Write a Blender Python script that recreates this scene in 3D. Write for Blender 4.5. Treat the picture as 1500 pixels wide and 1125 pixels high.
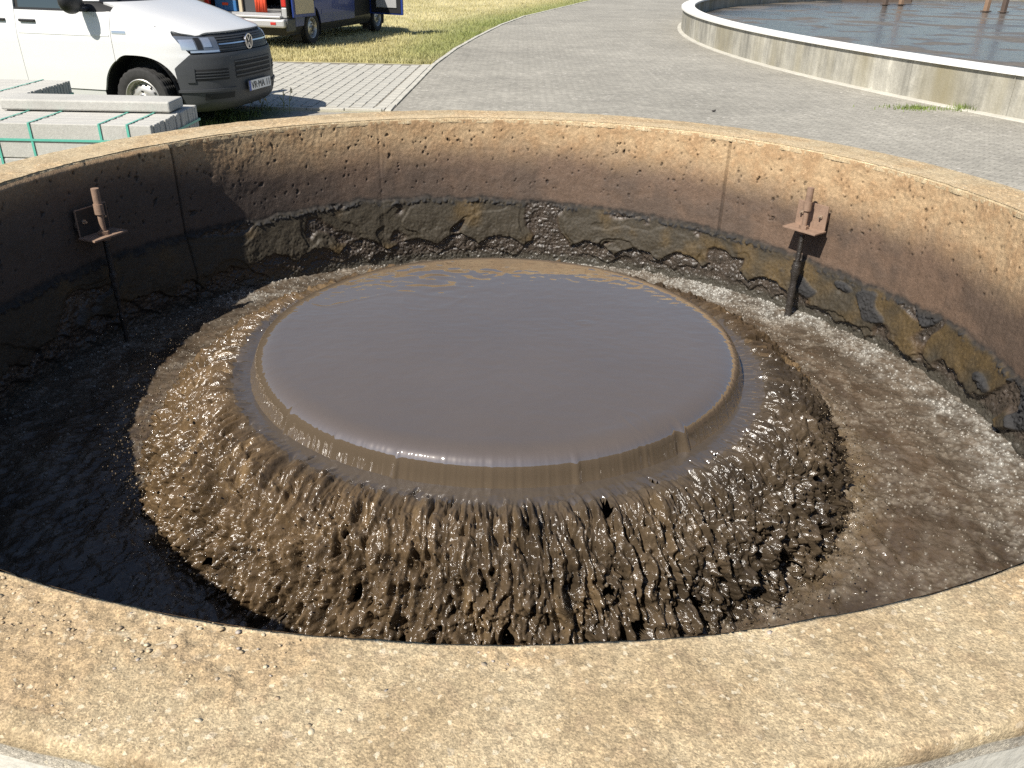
import bpy, bmesh, math, random
import numpy as np
from mathutils import Vector, Matrix
for o in list(bpy.data.objects): bpy.data.objects.remove(o)
scn = bpy.context.scene
COL = scn.collection
R_ = math.radians
rnd = random.Random(7)

# ------------------------------------------------------------------ camera
CAMZ = 1.88
cam = bpy.data.cameras.new('camera'); cam_o = bpy.data.objects.new('camera', cam); COL.objects.link(cam_o)
cam.sensor_width = 36; cam.lens = 1213 / 1500 * 36; cam.clip_start = .05; cam.clip_end = 3000
rx = Vector((0.99978, 0.00963, 0.01854)); ux = Vector((-0.02089, 0.46099, 0.88716)); fw = Vector((0, 0.88735, -0.46109))
m = Matrix(((rx.x, ux.x, -fw.x, 0), (rx.y, ux.y, -fw.y, 0), (rx.z, ux.z, -fw.z, CAMZ), (0, 0, 0, 1)))
cam_o.matrix_world = m
scn.camera = cam_o
# ------------------------------------------------------------------ light
SUN_AZ, SUN_EL = 51.0, 47.0           # direction the light travels to (from +x), elevation
w = bpy.data.worlds.new('World'); scn.world = w; w.use_nodes = True
nt = w.node_tree; nt.nodes.clear()
sky = nt.nodes.new('ShaderNodeTexSky'); sky.sky_type = 'NISHITA'; sky.sun_disc = False
sky.sun_elevation = R_(SUN_EL); sky.sun_rotation = R_(219); sky.air_density = 1.0; sky.dust_density = 1.0; sky.ozone_density = 2.5
bg = nt.nodes.new('ShaderNodeBackground'); bg.inputs[1].default_value = 0.07
ow = nt.nodes.new('ShaderNodeOutputWorld'); nt.links.new(sky.outputs[0], bg.inputs[0]); nt.links.new(bg.outputs[0], ow.inputs[0])
sl = bpy.data.lights.new('sun', 'SUN'); sl.energy = 5.0; sl.angle = R_(.53); sl.color = (1, .945, .86)
so = bpy.data.objects.new('sun', sl); COL.objects.link(so); so.location = (-8, -8, 12)
ce = math.cos(R_(SUN_EL))
so.rotation_euler = Vector((math.cos(R_(SUN_AZ)) * ce, math.sin(R_(SUN_AZ)) * ce, -math.sin(R_(SUN_EL)))).to_track_quat('-Z', 'Y').to_euler()
vs = scn.view_settings; vs.view_transform = 'Standard'; vs.look = 'None'; vs.gamma = 1; vs.exposure = 0.5; vs.use_curve_mapping = False
scn.cycles.use_denoising = False; scn.cycles.sample_clamp_indirect = 3; scn.cycles.sample_clamp_direct = 40; scn.cycles.blur_glossy = .5; scn.cycles.max_bounces = 6; scn.cycles.caustics_reflective = False

# ------------------------------------------------------------------ numpy noise
def _hash(ix, iy, iz, seed):
    h = (ix.astype(np.uint32) * np.uint32(374761393)) ^ (iy.astype(np.uint32) * np.uint32(668265263)) ^ (iz.astype(np.uint32) * np.uint32(2147483647 - 17)) ^ np.uint32(seed * 2654435761 % 4294967296)
    h = (h ^ (h >> np.uint32(13))) * np.uint32(1274126177)
    h = (h ^ (h >> np.uint32(16))) * np.uint32(2246822519)
    return h ^ (h >> np.uint32(15))
_g = np.random.RandomState(5).normal(size=(256, 3)); _g = (_g / np.linalg.norm(_g, axis=1)[:, None] * 1.5).astype(np.float32)
def noise(x, y, z, seed=0):
    """gradient noise, about -1..1"""
    x, y, z = np.broadcast_arrays(np.asarray(x, np.float32), np.asarray(y, np.float32), np.asarray(z, np.float32))
    fx, fy, fz = np.floor(x), np.floor(y), np.floor(z)
    ix, iy, iz = fx.astype(np.int64), fy.astype(np.int64), fz.astype(np.int64)
    dx, dy, dz = x - fx, y - fy, z - fz
    q = lambda t: t * t * t * (t * (t * 6 - 15) + 10)
    u, v, ww = q(dx), q(dy), q(dz); out = 0
    for a in (0, 1):
        for b in (0, 1):
            for c in (0, 1):
                g = _g[_hash(ix + a, iy + b, iz + c, seed) & np.uint32(255)]
                d = g[..., 0] * (dx - a) + g[..., 1] * (dy - b) + g[..., 2] * (dz - c)
                out = out + d * (u if a else 1 - u) * (v if b else 1 - v) * (ww if c else 1 - ww)
    return out
def fbm(x, y, z, octv=4, seed=0, gain=.5):
    s = 0; a = 1; f = 1
    for i in range(octv):
        s = s + a * noise(np.asarray(x) * f, np.asarray(y) * f, np.asarray(z) * f, seed + i * 11); a *= gain; f *= 2.03
    return s
def ridged(x, y, z, octv=3, seed=0, gain=.5):
    s = 0; a = 1; f = 1
    for i in range(octv):
        s = s + a * (1 - 2 * np.abs(noise(np.asarray(x) * f, np.asarray(y) * f, np.asarray(z) * f, seed + i * 7))); a *= gain; f *= 2.1
    return s
def worley2(x, y, seed=0):
    """2D: F1, F2 and the nearest cell's hash 0..1"""
    x, y = np.broadcast_arrays(np.asarray(x, np.float32), np.asarray(y, np.float32))
    fx, fy = np.floor(x), np.floor(y); ix, iy = fx.astype(np.int64), fy.astype(np.int64)
    f1 = np.full(x.shape, 9., np.float32); f2 = f1.copy(); idd = np.zeros(x.shape, np.float32); zz = np.zeros_like(ix)
    for a in (-1, 0, 1):
        for b in (-1, 0, 1):
            h = _hash(ix + a, iy + b, zz, seed)
            px = (h & np.uint32(1023)).astype(np.float32) / 1023; py = ((h >> np.uint32(10)) & np.uint32(1023)).astype(np.float32) / 1023
            hid = ((h >> np.uint32(20)) & np.uint32(1023)).astype(np.float32) / 1023
            d = np.sqrt((fx + a + px - x) ** 2 + (fy + b + py - y) ** 2)
            c1 = d < f1
            f2 = np.where(c1, f1, np.minimum(f2, d)); idd = np.where(c1, hid, idd); f1 = np.where(c1, d, f1)
    return f1, f2, idd
def sstep(a, b, x):
    t = np.clip((x - a) / (b - a), 0, 1); return t * t * (3 - 2 * t)
def mixc(a, b, t):
    return np.asarray(a)[..., :3] * (1 - t[..., None]) + np.asarray(b)[..., :3] * t[..., None]

# ------------------------------------------------------------------ object helpers
def link(o, parent=None):
    COL.objects.link(o)
    if parent: o.parent = parent
    return o
def tag(o, label=None, cat=None, group=None, kind=None):
    if label: o['label'] = label
    if cat: o['category'] = cat
    if group: o['group'] = group
    if kind: o['kind'] = kind
    return o
def empty(name, loc=(0, 0, 0), rz=0, label=None, cat=None, group=None):
    o = bpy.data.objects.new(name, None); o.empty_display_size = .1; link(o); o.location = loc; o.rotation_euler = (0, 0, rz)
    return tag(o, label, cat, group)
def npmesh(name, V, F, mat, parent=None, smooth=True, cols=None, attrs=None):
    V = np.asarray(V, np.float32).reshape(-1, 3)
    me = bpy.data.meshes.new(name); me.vertices.add(len(V)); me.vertices.foreach_set('co', V.ravel())
    Fs = F if isinstance(F, list) else [F]
    Fs = [np.asarray(f, np.int32) for f in Fs if len(f)]
    tot = np.concatenate([np.full(len(f), f.shape[1], np.int32) for f in Fs]); idx = np.concatenate([f.ravel() for f in Fs])
    me.loops.add(len(idx)); me.loops.foreach_set('vertex_index', idx)
    st = np.concatenate([[0], np.cumsum(tot)[:-1]]).astype(np.int32)
    me.polygons.add(len(tot)); me.polygons.foreach_set('loop_start', st); me.polygons.foreach_set('loop_total', tot)
    me.update(calc_edges=True)
    me.polygons.foreach_set('use_smooth', np.full(len(tot), smooth, bool))
    if cols is not None:
        a = me.color_attributes.new('Col', 'FLOAT_COLOR', 'POINT'); c = np.ones((len(V), 4), np.float32); c[:, :3] = np.clip(np.asarray(cols).reshape(-1, 3), .002, 1); a.data.foreach_set('color', c.ravel())
    for k, v in (attrs or {}).items():
        a = me.attributes.new(k, 'FLOAT', 'POINT'); a.data.foreach_set('value', np.asarray(v, np.float32).ravel())
    me.materials.append(mat)
    o = bpy.data.objects.new(name, me); return link(o, parent)
def gridF(nr, nc, wrap=False):
    """faces of an nr x nc grid of vertices (row major); wrap closes the columns"""
    i = np.arange(nr - 1)[:, None] * nc; j = np.arange(nc if wrap else nc - 1)[None]; k = (j + 1) % nc
    return np.stack([i + j, i + k, i + nc + k, i + nc + j], -1).reshape(-1, 4)
class MB:
    """collects simple solids into one mesh"""
    def __init__(s): s.bm = bmesh.new()
    def box(s, c, d, rot=None, bev=0):
        r = bmesh.ops.create_cube(s.bm, size=1); vs = r['verts']
        M = Matrix.Translation(Vector(c)) @ (rot.to_4x4() if rot else Matrix.Identity(4)) @ Matrix.Diagonal((*d, 1))
        bmesh.ops.transform(s.bm, matrix=M, verts=vs)
        if bev:
            es = list({e for v in vs for e in v.link_edges}); bmesh.ops.bevel(s.bm, geom=es, offset=bev, segments=2, affect='EDGES', profile=.5)
        return s
    def cyl(s, a, b, r0, r1=None, n=16, cap=True):
        a, b = Vector(a), Vector(b); r1 = r0 if r1 is None else r1; d = b - a
        r = bmesh.ops.create_cone(s.bm, cap_ends=cap, segments=n, radius1=r0, radius2=r1, depth=d.length)
        bmesh.ops.transform(s.bm, matrix=Matrix.Translation((a + b) / 2) @ d.to_track_quat('Z', 'Y').to_matrix().to_4x4(), verts=r['verts']); return s
    def ball(s, c, rad, sub=1, sc=(1, 1, 1), rot=None):
        r = bmesh.ops.create_icosphere(s.bm, subdivisions=sub, radius=rad)
        M = Matrix.Translation(Vector(c)) @ (rot.to_4x4() if rot else Matrix.Identity(4)) @ Matrix.Diagonal((*sc, 1)); bmesh.ops.transform(s.bm, matrix=M, verts=r['verts']); return s
    def lathe(s, prof, n=32, M=None, closed=False):
        """prof: (radius, height) about local z"""
        rows = []
        for (r, h) in prof: rows.append([s.bm.verts.new(((M or Matrix.Identity(4)) @ Vector((r * math.cos(2 * math.pi * k / n), r * math.sin(2 * math.pi * k / n), h)))) for k in range(n)])
        for a, b in zip(rows, rows[1:] + ([rows[0]] if closed else [])):
            for k in range(n): s.bm.faces.new((a[k], a[(k + 1) % n], b[(k + 1) % n], b[k]))
        return s
    def tube(s, pts, rad, n=8):
        for a, b in zip(pts, pts[1:]): s.cyl(a, b, rad, n=n)
        return s
    def prism(s, poly, z0, z1, M=None):
        M = M or Matrix.Identity(4)
        lo = [s.bm.verts.new(M @ Vector((x, y, z0))) for x, y in poly]; hi = [s.bm.verts.new(M @ Vector((x, y, z1))) for x, y in poly]; n = len(poly)
        s.bm.faces.new(list(reversed(lo))); s.bm.faces.new(hi)
        for k in range(n): s.bm.faces.new((lo[k], lo[(k + 1) % n], hi[(k + 1) % n], hi[k]))
        return s
    def build(s, name, mat, parent=None, smooth=False, auto=None):
        bmesh.ops.recalc_face_normals(s.bm, faces=s.bm.faces)
        me = bpy.data.meshes.new(name); s.bm.to_mesh(me); s.bm.free(); me.materials.append(mat)
        if smooth:
            me.polygons.foreach_set('use_smooth', np.ones(len(me.polygons), bool))
            if auto: me.set_sharp_from_angle(angle=R_(auto))
        return link(bpy.data.objects.new(name, me), parent)
def share(src, name, parent, M=None):
    o = bpy.data.objects.new(name, src.data); link(o, parent)
    if M is not None: o.matrix_local = M
    return o
def copy_tree(o, parent=None):
    c = o.copy(); link(c, parent)
    for ch in o.children: copy_tree(ch, c)
    return c

# ------------------------------------------------------------------ materials
def mat(name, color=(.5, .5, .5), rough=.6, var=(), bump=(), attr=False, rattr=None, metal=0, spec=.5, coat=0, trans=0, ior=1.5, alpha=1, rough_var=None, coords='Object', grain=()):
    """var: (scale, amount[, (sx,sy,sz)]) brightness noise; bump: (scale, distance) relief noise"""
    mt = bpy.data.materials.new(name); mt.use_nodes = True; t = mt.node_tree; n = t.nodes; L = t.links
    p = n['Principled BSDF']; p.inputs['Roughness'].default_value = rough; p.inputs['Metallic'].default_value = metal; p.inputs['Specular IOR Level'].default_value = spec
    p.inputs['Coat Weight'].default_value = coat; p.inputs['Coat Roughness'].default_value = .05; p.inputs['Transmission Weight'].default_value = trans; p.inputs['IOR'].default_value = ior; p.inputs['Alpha'].default_value = alpha
    tc = n.new('ShaderNodeTexCoord')
    if attr:
        a = n.new('ShaderNodeAttribute'); a.attribute_name = 'Col'; cur = a.outputs['Color']
    else:
        r = n.new('ShaderNodeRGB'); r.outputs[0].default_value = (*color, 1); cur = r.outputs[0]
    if rattr:
        ra = n.new('ShaderNodeAttribute'); ra.attribute_name = rattr; L.new(ra.outputs['Fac'], p.inputs['Roughness'])
    for k, v in enumerate(var):
        nz = n.new('ShaderNodeTexNoise'); nz.inputs['Scale'].default_value = v[0]; nz.inputs['Detail'].default_value = 5; nz.inputs['Roughness'].default_value = .6
        src = tc.outputs[coords]
        if len(v) > 2:
            mp = n.new('ShaderNodeMapping'); mp.inputs['Scale'].default_value = v[2]; L.new(src, mp.inputs[0]); src = mp.outputs[0]
        L.new(src, nz.inputs['Vector'])
        mr = n.new('ShaderNodeMapRange'); mr.inputs[1].default_value = .25; mr.inputs[2].default_value = .75; mr.inputs[3].default_value = 1 - v[1]; mr.inputs[4].default_value = 1 + v[1]; L.new(nz.outputs['Fac'], mr.inputs[0])
        mx = n.new('ShaderNodeMix'); mx.data_type = 'RGBA'; mx.blend_type = 'MULTIPLY'; mx.inputs[0].default_value = 1; L.new(cur, mx.inputs[6]); L.new(mr.outputs[0], mx.inputs[7]); cur = mx.outputs[2]
    for (sc, am, sparse, tint) in grain:          # grains of sand and chips: one tone per cell
        vo = n.new('ShaderNodeTexVoronoi'); vo.inputs['Scale'].default_value = sc; L.new(tc.outputs[coords], vo.inputs['Vector']); sx = n.new('ShaderNodeSeparateColor'); L.new(vo.outputs['Color'], sx.inputs[0])
        mr = n.new('ShaderNodeMapRange'); L.new(sx.outputs[0], mr.inputs[0])
        if sparse:
            mr.inputs[1].default_value = 1 - sparse; mr.inputs[2].default_value = 1 - sparse + .02; mr.inputs[3].default_value = 0; mr.inputs[4].default_value = am
            mx = n.new('ShaderNodeMix'); mx.data_type = 'RGBA'; L.new(mr.outputs[0], mx.inputs[0]); L.new(cur, mx.inputs[6]); mx.inputs[7].default_value = (*tint, 1)
        else:
            mr.inputs[3].default_value = 1 - am; mr.inputs[4].default_value = 1 + am
            mx = n.new('ShaderNodeMix'); mx.data_type = 'RGBA'; mx.blend_type = 'MULTIPLY'; mx.inputs[0].default_value = 1; L.new(cur, mx.inputs[6]); L.new(mr.outputs[0], mx.inputs[7])
        cur = mx.outputs[2]
    L.new(cur, p.inputs['Base Color'])
    nrm = None
    for (sc, dist) in bump:
        nz = n.new('ShaderNodeTexNoise'); nz.inputs['Scale'].default_value = sc; nz.inputs['Detail'].default_value = 4; L.new(tc.outputs[coords], nz.inputs['Vector'])
        b = n.new('ShaderNodeBump'); b.inputs['Distance'].default_value = dist; b.inputs['Strength'].default_value = 1; L.new(nz.outputs['Fac'], b.inputs['Height'])
        if nrm: L.new(nrm, b.inputs['Normal'])
        nrm = b.outputs[0]
    if nrm: L.new(nrm, p.inputs['Normal'])
    if rough_var:
        nz = n.new('ShaderNodeTexNoise'); nz.inputs['Scale'].default_value = rough_var[0]; L.new(tc.outputs[coords], nz.inputs['Vector'])
        mr = n.new('ShaderNodeMapRange'); mr.inputs[3].default_value = rough - rough_var[1]; mr.inputs[4].default_value = rough + rough_var[1]; L.new(nz.outputs['Fac'], mr.inputs[0]); L.new(mr.outputs[0], p.inputs['Roughness'])
    return mt
M = {}
M['inner'] = mat('well_inner', attr=True, rattr='rough', var=[(60, .14), (260, .14)], grain=[(170, .16, 0, None)], bump=[(200, .0022), (45, .002)])
M['rim'] = mat('well_rim', attr=True, rough=.92, var=[(42, .20), (100, .16), (14, .10)], grain=[(330, .30, 0, None), (190, .14, 0, None), (150, .6, .035, (.68, .60, .44)), (80, .5, .012, (.66, .58, .45)), (130, .5, .04, (.27, .20, .12))], bump=[(300, .0020), (110, .0018)])
M['outer'] = mat('well_outer', (.52, .50, .44), .9, var=[(3, .2, (1, 1, .3)), (40, .12)], bump=[(60, .003)])
M['pebble'] = mat('pebble', attr=True, rough=.7, var=[(150, .12)], bump=[(200, .001)])
M['sludge'] = mat('sludge_smooth', (.118, .089, .060), .035, var=[(2.2, .06)], bump=[(28, .0002)], spec=.5, ior=3.3)
M['ledge'] = mat('sludge_ledge', (.078, .060, .041), .12, var=[(14, .10)], bump=[(60, .0012), (22, .0015)], spec=.5, ior=2.3)
M['cascade'] = mat('sludge_turbulent', attr=True, rough=.19, var=[(70, .2), (9, .15)], bump=[(60, .0034), (150, .0014)], spec=.5, ior=1.44)
M['basin'] = mat('sludge_basin', attr=True, rattr='rough', var=[(60, .22), (220, .25)], bump=[(55, .004), (130, .002)], spec=.5, ior=1.55)
M['bubble'] = mat('foam_bubble', attr=True, rough=.28, spec=.5, ior=1.5)
M['drop'] = mat('sludge_drop', (.13, .10, .065), .1, spec=.6)
M['rust'] = mat('rusty_mudded_steel', (.25, .165, .115), .75, var=[(25, .25), (120, .15)], bump=[(150, .001)])
M['rustdark'] = mat('mud_crusted_rod', (.035, .030, .026), .45, var=[(40, .3)], bump=[(90, .006)])
M['shade_dark'] = mat('plate_shade', (.030, .024, .020), .75, var=[(25, .3)], bump=[(150, .001)])  # dark tone standing in for shade on the left bracket plate
M['bolt'] = mat('steel_bolt', (.42, .33, .25), .4, metal=.5, var=[(90, .2)])
M['pipe_in'] = mat('riser_concrete', (.03, .025, .02), .5, var=[(20, .3)], bump=[(40, .01)])

# ================================================================== the well
CX, CY, RZ = -0.0644, 3.4128, 0.8734
RI = 2.40
def polar(r, th, z):
    up = .016 * np.clip(np.sin(th), 0, 1) * np.clip(1 + np.asarray(z) / .40, 0, 1)      # the rim stands a little higher on the far side
    return np.stack([CX + r * np.cos(th), CY + r * np.sin(th), RZ + z + up], -1)
DG = math.pi / 180
well = empty('concrete_well', (CX, CY, 0), 0, 'round tan concrete well wall full of brown overflowing sludge', 'well')
def child_fix(o, par):           # keep world placement of a part whose mesh is in world coordinates
    o.parent = par; o.matrix_parent_inverse = Matrix.Translation(-Vector(par.location)) if par.rotation_euler.z == 0 else par.matrix_world.inverted(); return o

# ---- inner face, far arc in fine relief
def crust_fields(th, z):
    a = RI * th; d = th / DG
    inward = np.zeros_like(z)
    # ---- concrete: dry above, damp below
    f_lo = fbm(a * 1.7, z * 2.5, 0, 3, 21); f_mid = fbm(a * 9, z * 9, 3, 4, 22); f_hi = fbm(a * 42, z * 42, 5, 3, 23)
    line = np.interp(d, [-20, 10, 30, 50, 75, 100, 120, 140, 150, 200], [-.30, -.30, -.27, -.24, -.20, -.19, -.19, -.14, -.04, .02])
    damp = sstep(.12, -.15, z - line + .05 * f_lo + .035 * f_mid)
    dry = mixc((.45, .318, .182), (.375, .243, .130), sstep(-.5, .6, f_mid + .4 * f_hi)) * (1 + .22 * f_hi)[..., None]
    sp = sstep(.35, .8, f_hi) * .5; dry = mixc(dry, np.array((.60, .44, .27)), sp)
    wet_shade = mixc((.148, .096, .064), (.106, .073, .052), sstep(-.5, .5, f_lo * 1.4 + f_mid * .5)) * (1 + .08 * f_hi)[..., None]
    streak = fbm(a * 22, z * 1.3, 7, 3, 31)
    wet_shade = mixc(wet_shade, np.array((.050, .040, .034)), .82 * sstep(0, 1, (np.interp(d, [60, 120, 146], [-.22, -.17, .02]) - z - .05 * f_lo) / .32) * np.interp(d, [20, 60, 100, 140], [.1, .2, .4, 1.]))  # damp tone darkens further towards the left wall, its shade put into the colour
    wet_shade = wet_shade * (1 + .10 * streak)[..., None]
    col = mixc(dry, wet_shade, damp); rough = .92 - .25 * damp
    inward += .0020 * f_hi * (1 - .7 * damp) + .003 * f_mid
    # ---- blow holes
    for fr, keep, rad, dep, sd in ((6, .07, .09, .011, 1), (14, .09, .15, .009, 2), (30, .12, .22, .006, 3)):
        f1, f2, idd = worley2(a * fr + .25 * f_mid, z * fr * .9 + .25 * f_hi, 60 + sd)
        pm = (idd < keep) * sstep(rad, rad * .55, f1 + .06 * f_hi) * sstep(-.52, -.42, z)
        inward -= dep * pm; col = col * (1 - .65 * pm)[..., None]
    # ---- joints between cast segments
    for sd in (143.6, 54.0, 111.0, 8.0, 186):
        wob = .06 * noise(z * 9, sd, 0, 77); strong = {143.6: 1., 54.0: .7}.get(sd, .12)
        dd = np.abs(d - sd + wob); gm = sstep(.30, .10, dd) * strong; inward -= .016 * gm; col = col * (1 - .5 * gm)[..., None]
        if sd == 143.6: inward += .018 * sstep(143.4, 143.8, d)
    # ---- dried sludge layers
    zt = np.interp(d, [-20, 0, 12, 25, 36, 49, 60, 71, 95, 118, 130, 150, 200], [-.70, -.69, -.655, -.665, -.65, -.61, -.59, -.57, -.535, -.515, -.545, -.53, -.53])
    zt = zt + .018 * fbm(a * 7, 0, 0, 3, 41) + .003 * noise(a * 34, z * 12, 0, 42)
    wq = .5 * noise(a * 3, z * 3, 0, 47)
    per = a * 9.5 + 2.6 * noise(a * 1.5, 0, 0, 43)
    arch = np.abs(np.sin(per)) ** .8; big = .5 + .5 * noise(a * 1.1, 3, 0, 44)
    zb = -.865 + (.02 + .10 * big) * arch + .06 * noise(a * 1.6, 1, 0, 45) + .012 * noise(a * 22, z * 22, 0, 46) + .006 * noise(a * 60, z * 60, 0, 46)
    zb = np.where(d < 47, zb - .085 * sstep(47, 38, d), zb)
    per2 = a * 12.5 + 2.2 * noise(a * 2.1, 7, 0, 143)
    zb2 = -.945 + .06 * np.abs(np.sin(per2)) + .03 * noise(a * 2.7, 4, 0, 145) + .008 * noise(a * 40, z * 40, 0, 146)
    below = sstep(.006, -.006, z - zt)
    pres = fbm(a * 1.9 + wq, z * 3.1 + wq, 0, 2, 49) + .10 * noise(a * 14, z * 14, 0, 48)
    lack = sstep(-.26, -.38, pres) * (d >= 45) + sstep(.02, -.10, pres) * (d < 45)
    cutn = noise(a * 1.7 + .8 * wq, z * 2.3 + 2 * wq, 5, 149); crack = sstep(.016, .004, np.abs(cutn)) * 0
    plate_on = below * sstep(-.005, .003, z - zb) * (1 - lack)
    plate2 = below * sstep(-.005, .003, z - zb2) * sstep(-.1, -.04, pres + .25 * noise(a * 2, 0, 4, 151))
    lump = fbm(a * 13, z * 13, 1, 3, 50); grit = fbm(a * 60, z * 60, 2, 3, 51)
    thick = .028 + .014 * noise(a * 1.5, z * 2, 3, 152)
    topr = below * (.22 + .78 * np.clip((zt - z) / .26, 0, 1)); inward += topr * (.006 + .004 * lump)
    inward += plate_on * (thick + .003 * lump + .0035 * grit) * topr + plate2 * .014 * topr
    low = below * (1 - plate_on); idd = .5 + .5 * noise(a * 2.2, z * 2.2, 9, 153)
    inward += low * (.009 * grit + .008 * lump) * sstep(-1.02, -.93, z)
    olive = mixc((.047, .037, .022), (.088, .058, .022), sstep(.1, .7, fbm(a * 3.1, z * 3.5, 9, 3, 52) + .3 * (d < 50)))
    olive = .85 * olive * (1 + .30 * grit)[..., None]
    gravel = mixc((.066, .052, .040), (.042, .034, .026), sstep(-.3, .5, lump)) * (1 + .2 * grit)[..., None]
    band = sstep(-.90, -.95, z + .02 * lump)
    gravel = mixc(gravel, np.array((.062, .056, .044)), band)
    col = mixc(col, gravel, low); col = mixc(col, olive, plate_on); col = col * (1 - .45 * crack * plate_on)[..., None]
    rough = np.where(below > .5, .70 - .40 * low, rough) + .10 * np.clip(lump, -1, 1) * below
    # crumbly black scab along the upper edge and in patches on the right
    edge = np.exp(-((z - zt + .020) / .018) ** 2) * sstep(-.15, .25, fbm(a * 6, z * 3, 3, 2, 53) + .25 * (d > 45) + .25 * sstep(100, 130, d))
    patch = sstep(.05, .16, fbm(a * 3.3, z * 4.5, 8, 2, 54) - .25 + .0 * z) * below * sstep(-.30, -.12, z - zt) * (d < 46)
    scab = np.clip(edge * sstep(-.2, .3, fbm(a * 38, z * 38, 1, 2, 55)) + patch, 0, 1)
    inward += np.clip(.7 * edge + patch, 0, 1) * (scab > 0) * scab ** .5 * (.012 + .018 * np.abs(fbm(a * 34, z * 34, 4, 3, 56)))
    col = mixc(col, np.array((.024, .024, .025)), np.clip(scab * 1.8, 0, .95))
    rim_d = np.exp(-((z - zt - .003) / .017) ** 2) * (.55 + .45 * sstep(-.3, .3, fbm(a * 25, z * 25, 6, 2, 57))); col = mixc(col, np.array((.024, .021, .018)), np.clip(1.1 * rim_d, 0, .95))
    rough = np.where(scab > .3, .85, rough); rough = rough + (.95 - rough) * np.clip(rim_d * 1.3, 0, 1)
    return inward, col, np.clip(rough, .22, .95)
def fine_face(t0, t1, nt_, z0, z1, nz_, name):
    th = np.linspace(t0 * DG, t1 * DG, nt_); zz = np.linspace(z0, z1, nz_); T, Z = np.meshgrid(th, zz)
    inw, col, rg = crust_fields(T, Z)
    inw = inw * sstep(0, -.03, Z) if z1 > -.02 else inw
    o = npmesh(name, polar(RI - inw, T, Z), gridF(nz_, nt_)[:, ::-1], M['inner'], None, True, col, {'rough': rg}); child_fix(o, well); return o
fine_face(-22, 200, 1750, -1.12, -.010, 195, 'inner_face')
fine_face(199.5, 338.5, 160, -1.12, -.010, 40, 'inner_face')

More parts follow.
